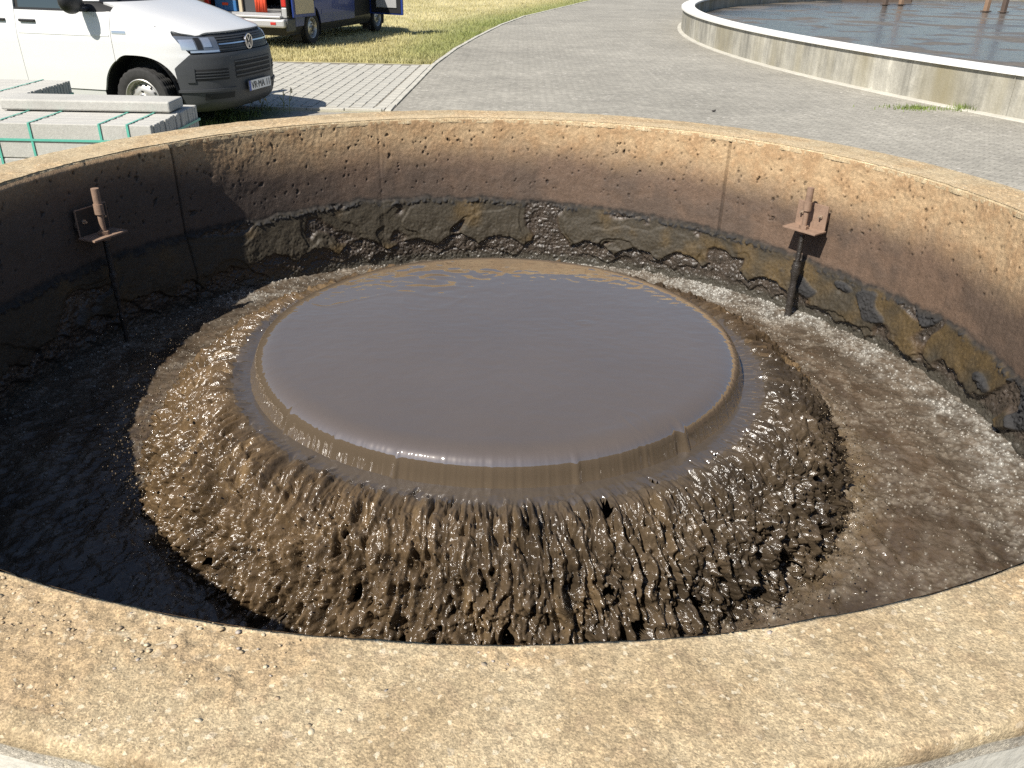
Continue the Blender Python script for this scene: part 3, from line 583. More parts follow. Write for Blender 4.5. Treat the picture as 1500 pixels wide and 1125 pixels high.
def bay():
    """light concrete pavers the white van stands on"""
    x0, x1, y0, y1 = -10.2, -1.95, 11.52, 16.6
    o = npmesh('parking_bay', [(x0, y0 - .1, -.004), (x1 + .28, y0 - .1, -.004), (x1 + .36, y1, -.004), (x0, y1, -.004)], np.array([[0, 1, 2, 3]]), M['sand'], None, False); tag(o, kind='structure')
    pw, pl = .165, .245
    base = MB().box((0, 0, 0), (pw - .012, pl - .006, .05), bev=.007).build('paver', M['paver'], o)
    spots = []
    nx = int((x1 - x0) / pw); ny = int((y1 - y0) / pl)
    for i in range(nx):
        for j in range(ny):
            x = x1 - (i + .5) * pw; y = y0 + (j + .5) * pl - (i % 2) * pl * .5; x += float(kx(y)) + 1.66
            if y < y0 + .05: continue
            spots.append((x, y))
    vis = [s for s in spots if s[0] > -5.1 and not (s[0] < -3.4 and s[1] < 12.6)]
    vis.sort(key=lambda s: s[1] - .15 * s[0]); big = set(vis[:300])
    first = True
    for s in vis[:300]:
        Mx = Matrix.Translation((s[0], s[1], .0 - .021 + rnd.uniform(-.003, .003))) @ Matrix.Rotation(rnd.uniform(-.008, .008), 4, 'Z') @ Matrix.Rotation(rnd.uniform(-.006, .006), 4, 'X')
        if first: base.matrix_local = Mx; first = False
        else: share(base, 'paver', o, Mx)
    bv = np.array([v.co[:] for v in base.data.vertices]); bf = {}
    for p in base.data.polygons: bf.setdefault(len(p.vertices), []).append(list(p.vertices))
    V = []; FF = {k: [] for k in bf}; n0 = 0
    for s in spots:
        if s in big: continue
        V.append(bv + np.array((s[0], s[1], -.021 + rnd.uniform(-.003, .003))))
        for k in bf: FF[k].append(np.array(bf[k]) + n0)
        n0 += len(bv)
    r = npmesh('far_pavers', np.concatenate(V), [np.concatenate(FF[k]) for k in FF], M['paver'], o, False); r['kind'] = 'stuff'
    # edging stones at the near side
    e0 = MB().box((0, 0, 0), (.49, .08, .14), bev=.008).build('edging_stone', M['kerb'], o); e0.matrix_local = Matrix.Translation((-2.05, 11.44, -.05))
    for k in range(1, 16): share(e0, 'edging_stone', o, Matrix.Translation((-2.05 - .5 * k, 11.44 + rnd.uniform(-.006, .006), -.05)))
bay()
# ---- grass
def blades(n, place, hmin, hmax, wd, seed, colf, lean=.5):
    rs = np.random.RandomState(seed); P = place(rs, n); n = len(P); h = rs.uniform(hmin, hmax, n); an = rs.uniform(0, 6.283, n); ln = rs.uniform(.1, lean, n) * h; la = rs.uniform(0, 6.283, n); ww = wd * rs.uniform(.6, 1.3, n)
    sx, sy = np.cos(an) * ww, np.sin(an) * ww; lx, ly = np.cos(la) * ln, np.sin(la) * ln; z = np.zeros(n)
    A = np.stack([P[:, 0] - sx, P[:, 1] - sy, z - .01], 1); B = np.stack([P[:, 0] + sx, P[:, 1] + sy, z - .01], 1)
    C = np.stack([P[:, 0] + sx * .6 + lx * .4, P[:, 1] + sy * .6 + ly * .4, h * .6], 1); D = np.stack([P[:, 0] - sx * .6 + lx * .4, P[:, 1] - sy * .6 + ly * .4, h * .6], 1); E = np.stack([P[:, 0] + lx, P[:, 1] + ly, h], 1)
    V = np.stack([A, B, C, D, E], 1).reshape(-1, 3); i = np.arange(n)[:, None] * 5
    col = colf(P[:, 0], P[:, 1], rs); col = np.repeat(col, 5, 0)
    return V, [np.concatenate([i, i + 1, i + 2, i + 3], 1), np.concatenate([i + 3, i + 2, i + 4], 1)], col
def lawn():
    def pl(rs, n):
        y = 16.75 + (rs.uniform(0, 1, n) ** 1.7) * 26; x = kx(y) - .1 - rs.uniform(0, 1, n) ** 1.2 * (9 + .3 * (y - 16)); return np.stack([x, y], 1)
    def cf(x, y, rs): return np.clip(lawn_col(x, y) * rs.uniform(.75, 1.35, (len(x), 1)), 0, 1)
    V, F, c = blades(75000, pl, .025, .075, .006, 61, cf, 1.2); o = npmesh('lawn_grass', V, F, M['grass'], None, False, c); tag(o, 'short dry lawn grass around the blue van', None, None, 'stuff')
    def pl2(rs, n):
        x = rs.uniform(-6.5, -2.6, n); y = rs.uniform(9.2, 11.36, n); k = noise(x * 2, y * 2, 0, 66) > -.15 + 1.2 * sstep(-3.3, -2.7, x); return np.stack([x, y], 1)[k]
    def cg(x, y, rs): return np.array((.13, .17, .045))[None] * rs.uniform(.6, 1.5, (len(x), 1)) * np.array([1, 1, 1])
    V, F, c = blades(6000, pl2, .025, .085, .005, 62, cg, 1.0); o = npmesh('verge_grass', V, F, M['grass'], None, False, c); tag(o, 'green grass in the verge in front of the white van', None, None, 'stuff')
lawn()
M['stem'] = mat('weed_stem', (.20, .22, .07), .7); M['seed'] = mat('weed_seed', (.42, .36, .20), .8)
for k, (x, y, hh) in enumerate([(-3.42, 11.05, .26), (-3.22, 11.12, .20), (-3.62, 10.95, .22), (-3.05, 11.2, .24), (-2.95, 11.1, .30), (-3.8, 10.8, .18), (-3.32, 11.18, .15)]):
    lab = ['tall seeding weed by the van bumper, leftmost of the taller stems', 'short seeding weed between the taller stems near the bumper', 'seeding weed close to the slab stack in the green verge', 'seeding weed near the paved bay edge, second from the right', 'tallest thin weed at the right end of the verge', 'low seeding weed nearest the concrete slabs', 'small weed at the bay edging under the van nose'][k]
    wd = empty('weed', (x, y, 0), 0, lab, 'weed', 'weeds in the verge'); a = rnd.uniform(0, 6.28); tip = Vector((math.cos(a) * .05, math.sin(a) * .05, hh)); mid = Vector((tip.x * .3, tip.y * .3, hh * .55))
    MB().tube([Vector((0, 0, -.01)), mid, tip], .0035, 5).build('stem', M['stem'], wd)
    mb = MB()
    for q in range(7): mb.ball(tip + Vector((rnd.uniform(-.012, .012), rnd.uniform(-.012, .012), rnd.uniform(-.05, .01))), .008, 1, (.8, .8, 1.4))
    mb.build('seed_head', M['seed'], wd)
    for q in range(3):
        b = rnd.uniform(0, 6.28); MB().prism([(0, -.006), (.05, -.010), (.11, 0), (.05, .010)], 0, .001, Matrix.Translation((0, 0, hh * rnd.uniform(.15, .5))) @ Matrix.Rotation(b, 4, 'Z') @ Matrix.Rotation(-.6, 4, 'Y')).build('leaf', M['stem'], wd)
def tuft(x, y, r, n, hh, label, seed):
    def pl(rs, n): a = rs.uniform(0, 6.28, n); q = np.abs(rs.normal(0, .5, n)); return np.stack([q * r[0] * np.cos(a), q * r[1] * np.sin(a)], 1)
    def cg(xx, yy, rs): return np.array((.15, .20, .05))[None] * rs.uniform(.6, 1.5, (len(xx), 1))
    V, F, c = blades(n, pl, hh * .4, hh, .006, seed, cg, .8); o = npmesh('grass_tuft', V, F, M['grass'], None, False, c); o.location = (x, y, .004); tag(o, label, None, None, 'stuff')
tuft(6.55, 12.45, (.30, .16), 420, .12, 'densest green grass tuft at the right end of the tank wall foot', 71)
tuft(5.75, 12.5, (.75, .28), 420, .05, 'sparse low grass patch spreading over the paving by the tank', 72)
tuft(4.66, 22.2, (.22, .25), 160, .14, 'small distant grass tuft at the left bend of the tank wall', 73)
tuft(5.28, 17.8, (.14, .3), 140, .10, 'thin grass tuft half way along the foot of the tank wall', 74)
o = MB().ball((0, 0, 0), .022, 1, (1.3, .7, .6)).ball((.02, .004, .006), .014, 1).build('leaf_scrap', M['rustdark'], None, True); o.location = (2.69, 11.85, .016); tag(o, 'small black scrap lying on the grey paving', 'scrap')

# ---- the big round tank at the right
TX, TY, TR = 30.6, 22.5, 26.15
def tank():
    t = empty('settling_tank', (TX, TY, 0), 0, 'big round settling tank with stained concrete wall and white coping', 'tank')
    mw = mat('tank_wall', (.345, .33, .28), .9, var=[(.9, .25), (2.2, .34, (1, 1, .12)), (8, .30, (1, 1, .08)), (5, .2), (40, .12)], bump=[(30, .004)])
    # yellow-brown algae tint in upright streaks
    tn = mw.node_tree; n = tn.nodes; p = n['Principled BSDF']; src = p.inputs['Base Color'].links[0].from_socket; tc = [k for k in n if k.type == 'TEX_COORD'][0]
    mp = n.new('ShaderNodeMapping'); mp.inputs['Scale'].default_value = (1, 1, .2); tn.links.new(tc.outputs['Object'], mp.inputs[0]); nz = n.new('ShaderNodeTexNoise'); nz.inputs['Scale'].default_value = 1.1; nz.inputs['Detail'].default_value = 6; tn.links.new(mp.outputs[0], nz.inputs['Vector'])
    mr = n.new('ShaderNodeMapRange'); mr.inputs[1].default_value = .46; mr.inputs[2].default_value = .70; tn.links.new(nz.outputs['Fac'], mr.inputs[0]); mx = n.new('ShaderNodeMix'); mx.data_type = 'RGBA'; tn.links.new(mr.outputs[0], mx.inputs[0]); tn.links.new(src, mx.inputs[6]); mx.inputs[7].default_value = (.255, .225, .145, 1); tn.links.new(mx.outputs[2], p.inputs['Base Color'])
    mwh = mat('white_coping', (.80, .79, .74), .6, var=[(3, .06), (20, .06)])
    N = 90                                              # cast panels
    prof_w = [(-.26, -.6), (-.26, .555), (0, .555), (0, -.05)]
    def arc(prof, a0, a1, name, mt, k=6):
        ths = np.linspace(a0, a1, k); V = []; n_ = len(prof)
        for th in ths:
            for (q, z) in prof: V.append(((TR + q) * math.cos(th), (TR + q) * math.sin(th), z))
        F = gridF(k, n_, True).tolist(); caps = [list(range(n_)), list(range((k - 1) * n_, k * n_))]
        o = npmesh(name, np.array(V), [np.array(F), np.array(caps)], mt, t, False); return o
    for i in range(N):
        a0 = 2 * math.pi * i / N; a1 = 2 * math.pi * (i + 1) / N; arc(prof_w, a0 + .00012, a1 - .00012, 'wall_panel', mw)
    cap = [(-.34, .557), (-.34, .60), (-.33, .612), (.03, .612), (.045, .60), (.045, .557)]
    for i in range(N // 3):
        a0 = 2 * math.pi * i / (N // 3); a1 = 2 * math.pi * (i + 1) / (N // 3); arc(cap, a0 + .0002, a1 - .0002, 'coping', mwh, 18)
    foot = [(.0, -.05), (.0, .025), (.10, .018), (.13, -.05)]
    for i in range(12): arc(foot, 2 * math.pi * i / 12, 2 * math.pi * (i + 1) / 12 - .0001, 'footing', M['kerb'], 60)
    # sludge surface
    rr = np.concatenate([np.linspace(.5, 18, 12), np.linspace(18.3, 25.95, 60)]); th = np.linspace(0, 2 * math.pi, 720, endpoint=False); T, Q = np.meshgrid(th, rr); x, y = Q * np.cos(T), Q * np.sin(T)
    f = fbm(x * .8, y * .8, 0, 4, 601); g = fbm(x * .25, y * .25, 0, 3, 602)
    col = mixc((.085, .077, .068), (.14, .118, .09), sstep(-.1, .4, f + g)); rg = .12 + .4 * sstep(.0, .45, f + .6 * g)
    ms = mat('tank_sludge', attr=True, rattr='rough', var=[(3, .2), (12, .25)], bump=[(5, .010), (16, .010)], ior=1.5)
    o = npmesh('tank_water', np.stack([x + TX, y + TY, .20 + .008 * f], -1), gridF(len(rr), 720, True), ms, None, True, col, {'rough': rg}); tag(o, 'dark scum covered water in the big tank', None, None, 'structure')
    mbr = mat('weathered_brown_board', (.10, .072, .055), .8, var=[(6, .2)]); mor = mat('orange_brown_paint', (.26, .17, .11), .7, var=[(8, .2)])
    for k, (x, y, mt, lab) in enumerate([(18.1, 35.4, mor, 'orange brown post standing in the tank, right of the pair'), (18.62, 35.1, mbr, 'dark brown post beside the orange post in the tank'), (15.75, 39.4, mbr, 'thin dark post at the left end of the far tank posts'), (16.55, 39.7, mor, 'lighter brown post just right of the thin far post in the tank')]):
        pe = empty('tank_post', (x, y, 0), .4, lab, 'post', 'posts standing in the big tank')
        MB().box((0, 0, .75), (.16, .16, 2.3), bev=.01).build('shaft', mt, pe); MB().box((0, 0, 1.92), (.24, .24, .05), bev=.006).build('cap_plate', mbr, pe); MB().box((0, 0, .24), (.28, .28, .04), bev=.006).build('collar', mbr, pe)
    bb = empty('scum_board', (14.4, 43.4, 0), -.05, 'long brown scum board across the far part of the tank', 'board')
    for k in range(4): MB().box((-3.0 + 2.02 * k, 0, .34), (2.0, .06, .42), bev=.006).build('plank', mbr, bb)
    for k in range(5): MB().box((-4.0 + 2.02 * k, .07, .30), (.09, .08, .62), bev=.006).build('stake', mbr, bb)
tank()
# ---- stacks of kerb slabs
def stack(x_right, y_front, depth, length, tiers, ztop, label, straps, seed):
    s = empty('slab_stack', (x_right - length / 2, y_front + depth / 2, 0), 0, label, 'slab stack', 'stacks of concrete slabs')
    n = int(round(depth / .051)); pt = depth / n; hh = .25; rs = random.Random(seed)
    base = MB().box((0, 0, 0), (length, pt - .006, hh - .004), bev=.007).build('slab', M['slab'], s); first = True
    for k in range(tiers):
        for i in range(n):
            mtx = Matrix.Translation((rs.uniform(-.006, .006), -depth / 2 + (i + .5) * pt, ztop - hh * (k + .5) + rs.uniform(-.002, .002)))
            if first: base.matrix_local = mtx; first = False
            else: share(base, 'slab', s, mtx)
    zb = ztop - hh * tiers
    for q in (-1, 0, 1): MB().box((q * length * .42, 0, zb - .05), (.1, depth, .07), bev=.004).build('pallet_block', M['wood'], s)
    for q in (-1, 0, 1): MB().box((0, q * depth * .4, zb - .011), (length, .1, .02), bev=.003).build('pallet_board', M['wood'], s)
    for xx in straps:
        x = xx - (x_right - length / 2); e = .0035; w_ = .016
        mb = MB(); mb.box((x, 0, ztop + e), (w_, depth + .012, .0025)); H = ztop - zb
        mb.box((x, -depth / 2 - e, ztop - H / 2), (w_, .0025, H)); mb.box((x, depth / 2 + e, ztop - H / 2), (w_, .0025, H)); mb.build('strap', M['strap'], s)
    zz = ztop - .115; mb = MB(); mb.box((0, -depth / 2 - .006, zz), (length + .02, .0025, .016)); mb.box((0, depth / 2 + .006, zz), (length + .02, .0025, .016)); mb.box((-length / 2 - .008, 0, zz), (.0025, depth + .01, .016)); mb.box((length / 2 + .009, 0, zz), (.0025, depth + .01, .016)); mb.build('strap', M['strap'], s)
    return s
stack(-2.60, 6.03, .94, 1.5, 2, .75, 'near slab stack tied with teal straps, a loose slab on top', (-3.72, -3.47, -2.97, -2.77), 1)
stack(-4.20, 7.10, 1.05, 1.5, 2, .75, 'second slab stack behind the strapped one, beside the white van', (-5.5, -5.1, -4.45), 2)
lo_ = MB().box((0, 0, 0), (1.28, .30, .078), bev=.012).build('loose_slab', M['slab']); lo_.location = (-3.285, 6.66, .796); lo_.rotation_euler = (0, 0, .012); tag(lo_, 'single loose concrete slab lying on top of the strapped stack', 'slab')

# ================================================================== vans
M['white'] = mat('white_paint', (.69, .69, .68), .28, coat=.6, var=[(1.2, .03)])
M['bumper'] = mat('dark_grey_plastic', (.055, .058, .062), .55, var=[(60, .08)])
M['black'] = mat('black_plastic', (.018, .018, .020), .45)
M['under'] = mat('underbody', (.02, .02, .02), .8)
M['tyre'] = mat('tyre_rubber', (.028, .027, .026), .8, var=[(25, .25)])
M['steel'] = mat('wheel_steel', (.52, .50, .46), .35, metal=.6, var=[(12, .1)])
M['chrome'] = mat('chrome', (.75, .76, .78), .12, metal=1)
M['glass'] = mat('tinted_glass', (.030, .045, .048), .04, spec=.8, coat=1)
M['lamp'] = mat('lamp_housing', (.22, .24, .27), .10, metal=.5, coat=1)
M['reflector'] = mat('lamp_reflector', (.85, .87, .90), .22, metal=.8)
M['plate'] = mat('plate_white', (.75, .75, .73), .4)
M['euro'] = mat('plate_blue', (.02, .07, .35), .4)
M['blue'] = mat('blue_paint', (.018, .042, .20), .4, coat=.25)
M['silver'] = mat('silver_plastic', (.40, .40, .40), .4, metal=.2)
M['red'] = mat('red_lens', (.45, .02, .015), .25, coat=.5)
M['orange'] = mat('red_orange_cloth', (.60, .07, .025), .8, var=[(20, .2)])
M['ply'] = mat('beige_panel', (.48, .41, .29), .7, var=[(9, .08)])
M['crate'] = mat('blue_crate', (.03, .13, .32), .5)
class Body:
    """half-width surface of a van by horizontal contours; x forward from the front axle"""
    def __init__(s, xf, xr, w, xs, n): s.xf, s.xr, s.w, s.xs, s.n = [np.array(q, float) for q in (xf, xr, w, xs, n)]
    def par(s, z): return [np.interp(z, t[:, 0], t[:, 1]) for t in (s.xf, s.xr, s.w, s.xs, s.n)]
    def pt(s, q, z):
        """q 0..1 nose centre to side; 1.. metres back along the side"""
        xf, xr, w, xs, n = s.par(z); q = np.asarray(q, float); ph = (1 - np.clip(q, 0, 1)) * math.pi / 2
        x = xs + (xf - xs) * np.sin(ph) ** (2 / n); y = w * np.cos(ph) ** (2 / n)
        back = np.clip(q - 1, 0, None); x = x - back
        return x, y
    def q_y(s, y, z):
        xf, xr, w, xs, n = s.par(z); c = np.clip(np.abs(y) / w, 0, 1) ** (n / 2); return 1 - np.arccos(c) / (math.pi / 2)
    def q_x(s, x, z):
        xf, xr, w, xs, n = s.par(z); t = np.clip((x - xs) / (xf - xs), 0, 1) ** (n / 2); return np.where(x > xs, 1 - np.arcsin(t) / (math.pi / 2), 1 + (xs - x))
    def P(s, q, z, off=0):
        e = 1e-3; x, y = s.pt(q, z)
        x1, y1 = s.pt(np.asarray(q) + e, z); x0, y0 = s.pt(np.clip(np.asarray(q) - e, 0, None), z); xa, ya = s.pt(q, np.asarray(z) + e); xb, yb = s.pt(q, np.asarray(z) - e)
        tu = np.stack([x1 - x0, y1 - y0, 0 * x], -1); tv = np.stack([xa - xb, ya - yb, 2 * e + 0 * x], -1)
        n = np.cross(tv, tu); n = -n / (np.linalg.norm(n, axis=-1, keepdims=True) + 1e-9)
        n = np.where((n[..., :1] * .3 + n[..., 1:2] * np.where(np.asarray(q)[..., None] > .3, 1, 0) + n[..., :1]) < -.2, -n, n)
        return np.stack([x, y, np.asarray(z) + 0 * x], -1) + n * off
    def patch(s, name, mt, parent, qL, qR, zlo, zhi, off=.006, nu=24, nv=16, side=-1, depth=.03):
        """panel between two curves; side -1 right, +1 left, 0 both (closed across the nose)"""
        A, B = np.meshgrid(np.linspace(0, 1, nu), np.linspace(0, 1, nv))
        lo = zlo(A) if callable(zlo) else zlo + 0 * A; hi = zhi(A) if callable(zhi) else zhi + 0 * A
        Z = lo + (hi - lo) * B
        ql = qL(Z) if callable(qL) else qL + 0 * Z; qr = qR(Z) if callable(qR) else qR + 0 * Z
        Q = ql + (qr - ql) * A
        out = s.P(Q, Z, off); inn = s.P(Q, Z, off - depth)
        if side == 0:
            fl = np.array([1, -1, 1.])
            out = np.concatenate([out[:, ::-1] * fl, out[:, 1:]], 1); inn = np.concatenate([inn[:, ::-1] * fl, inn[:, 1:]], 1)
        elif side < 0: out = out * np.array([1, -1, 1.]); inn = inn * np.array([1, -1, 1.])
        nr, nc = out.shape[:2]; V = np.concatenate([out.reshape(-1, 3), inn.reshape(-1, 3)]); F = gridF(nr, nc)
        b = np.concatenate([np.arange(nc), np.arange(nc - 1, nr * nc, nc)[1:], np.arange(nr * nc - 1, (nr - 1) * nc - 1, -1)[1:], np.arange((nr - 1) * nc, -1, -nc)[1:]])
        b2 = np.roll(b[:-1] if b[0] == b[-1] else b, -1); bb = b[:-1] if b[0] == b[-1] else b
        S = np.stack([bb, b2, b2 + nr * nc, bb + nr * nc], 1)
        o = npmesh(name, V, np.concatenate([F, S]), mt, parent)
        bm = bmesh.new(); bm.from_mesh(o.data); bmesh.ops.recalc_face_normals(bm, faces=bm.faces); bm.to_mesh(o.data); bm.free()
        o.data.polygons.foreach_set('use_smooth', np.ones(len(o.data.polygons), bool)); o.data.set_sharp_from_angle(angle=R_(40)); return o
    def shell(s, mt, parent, arches, name='body_shell', off=-.012, open_rear=None):
        zs = np.unique(np.concatenate([s.xf[:, 0], np.linspace(s.xf[0, 0], s.xf[-1, 0], 70)])); zs = zs[zs <= s.xf[-1, 0]]
        rows = []
        for z in zs:
            xf, xr, w, xs, n = s.par(z); q = np.concatenate([np.linspace(0, 1, 40), 1 + np.linspace(0, xs - xr, 90)[1:]]); p = s.P(q, z + 0 * q, off)
            yy = np.linspace(p[-1, 1], 0, 8)[1:]; rear = np.stack([p[-1, 0] + 0 * yy, yy, z + 0 * yy], 1); p = np.concatenate([p, rear]); rows.append(p)
        Rw = np.array(rows); Lf = Rw * np.array([1, -1, 1.]); nr, nc = Rw.shape[:2]
        F = gridF(nr, nc); ctr = Rw.reshape(-1, 3)[F].mean(1); keep = np.ones(len(F), bool)
        for (ax, az, ar) in arches: keep &= ~(((ctr[:, 0] - ax) ** 2 + (ctr[:, 2] - az) ** 2 < (ar + .03) ** 2) & (ctr[:, 1] > .5))
        if open_rear: keep &= ~((ctr[:, 0] < np.interp(ctr[:, 2], s.xr[:, 0], s.xr[:, 1]) + .15) & (ctr[:, 1] < open_rear[0]) & (ctr[:, 2] > open_rear[1]) & (ctr[:, 2] < open_rear[2]))
        F = F[keep]; n0 = nr * nc
        top = np.concatenate([[(nr - 1) * nc + np.arange(nc)]])
        V = np.concatenate([Rw.reshape(-1, 3), Lf.reshape(-1, 3)])
        strips = []
        for base in (0, nr - 1): 
            a = base * nc + np.arange(nc); strips.append(np.stack([a[:-1], a[1:], a[1:] + n0, a[:-1] + n0], 1))
        return npmesh(name, V, np.concatenate([F, F[:, ::-1] + n0] + strips), mt, parent)
def wheel(parent, x, y, side, rad=.335, wd=.215, name='wheel', holes=14, rimr=.205, src=None):
    """parts: tyre (with tread), rim, hub, holes"""
    if src is not None:
        e = copy_tree(src, parent); e.location = (x, y, rad); e.rotation_euler = (R_(90) if side < 0 else R_(-90), 0, 0); return e
    Mx = Matrix.Identity(4)
    h = wd / 2
    prof = [(rimr, -h * .85), (rimr + .03, -h * .98), (rad * .80, -h * 1.02), (rad * .93, -h * .97), (rad * .975, -h * .82)]
    for k in np.linspace(-.75, .75, 13): prof.append((rad - (.009 if int(round((k + .75) / .125)) % 3 == 1 else 0) - .004 * k * k, h * k))
    prof += [(rad * .975, h * .82), (rad * .93, h * .97), (rad * .80, h * 1.02), (rimr + .03, h * .98), (rimr, h * .85)]
    mb = MB(); mb.lathe(prof, 72)
    for i, v in enumerate(mb.bm.verts):
        r = math.hypot(v.co.x, v.co.y)
        if r > rad * .955 and (i % 72) % 3 == 0: v.co.x *= .972; v.co.y *= .972
    ty = mb.build('wheel_tyre', M['tyre'], None, True, 35)
    e = bpy.data.objects.new(name, ty.data); bpy.data.objects.remove(ty); link(e, parent); e.location = (x, y, rad); e.rotation_euler = (R_(90) if side < 0 else R_(-90), 0, 0)
    # local +z faces outboard after the rotation
    f = -1 if side < 0 else -1
    zo = h * .80
    MB().lathe([(rimr + .012, zo + .012), (rimr + .004, zo + .016), (rimr - .012, zo + .004), (rimr - .022, zo - .03), (rimr - .03, zo - .05), (rimr * .72, zo - .035), (rimr * .52, zo - .010), (rimr * .36, zo - .012), (rimr * .30, zo + .006), (rimr * .26, zo + .012), (.001, zo + .014)], 48).build('rim', M['steel'], e, True, 50)
    for k in range(holes):
        a = 2 * math.pi * k / holes; MB().cyl((rimr * .705 * math.cos(a), rimr * .705 * math.sin(a), zo - .05), (rimr * .705 * math.cos(a), rimr * .705 * math.sin(a), zo - .0285), .0155, n=10).build('rim_hole', M['under'], e)
    MB().cyl((0, 0, zo - .01), (0, 0, zo + .022), rimr * .28, rimr * .24, n=24).build('hub_cap', M['bumper'], e, True, 40)
    for k in range(5):
        a = 2 * math.pi * (k + .3) / 5; MB().cyl((rimr * .42 * math.cos(a), rimr * .42 * math.sin(a), zo - .012), (rimr * .42 * math.cos(a), rimr * .42 * math.sin(a), zo + .008), .010, n=6).build('wheel_bolt', M['black'], e)
    return e
def well_liner(parent, ax, az, ar, y_out, y_in, side, name='wheel_well'):
    mb = MB(); n = 28; A = []; B = []
    for k in range(n + 1):
        a = R_(-25) + R_(230) * k / n; A.append(mb.bm.verts.new((ax + ar * math.cos(a), side * y_out, az + ar * math.sin(a)))); B.append(mb.bm.verts.new((ax + ar * math.cos(a), side * y_in, az + ar * math.sin(a))))
    for k in range(n): mb.bm.faces.new((A[k], A[k + 1], B[k + 1], B[k]))
    mb.bm.faces.new(B); return mb.build(name, M['under'], parent)

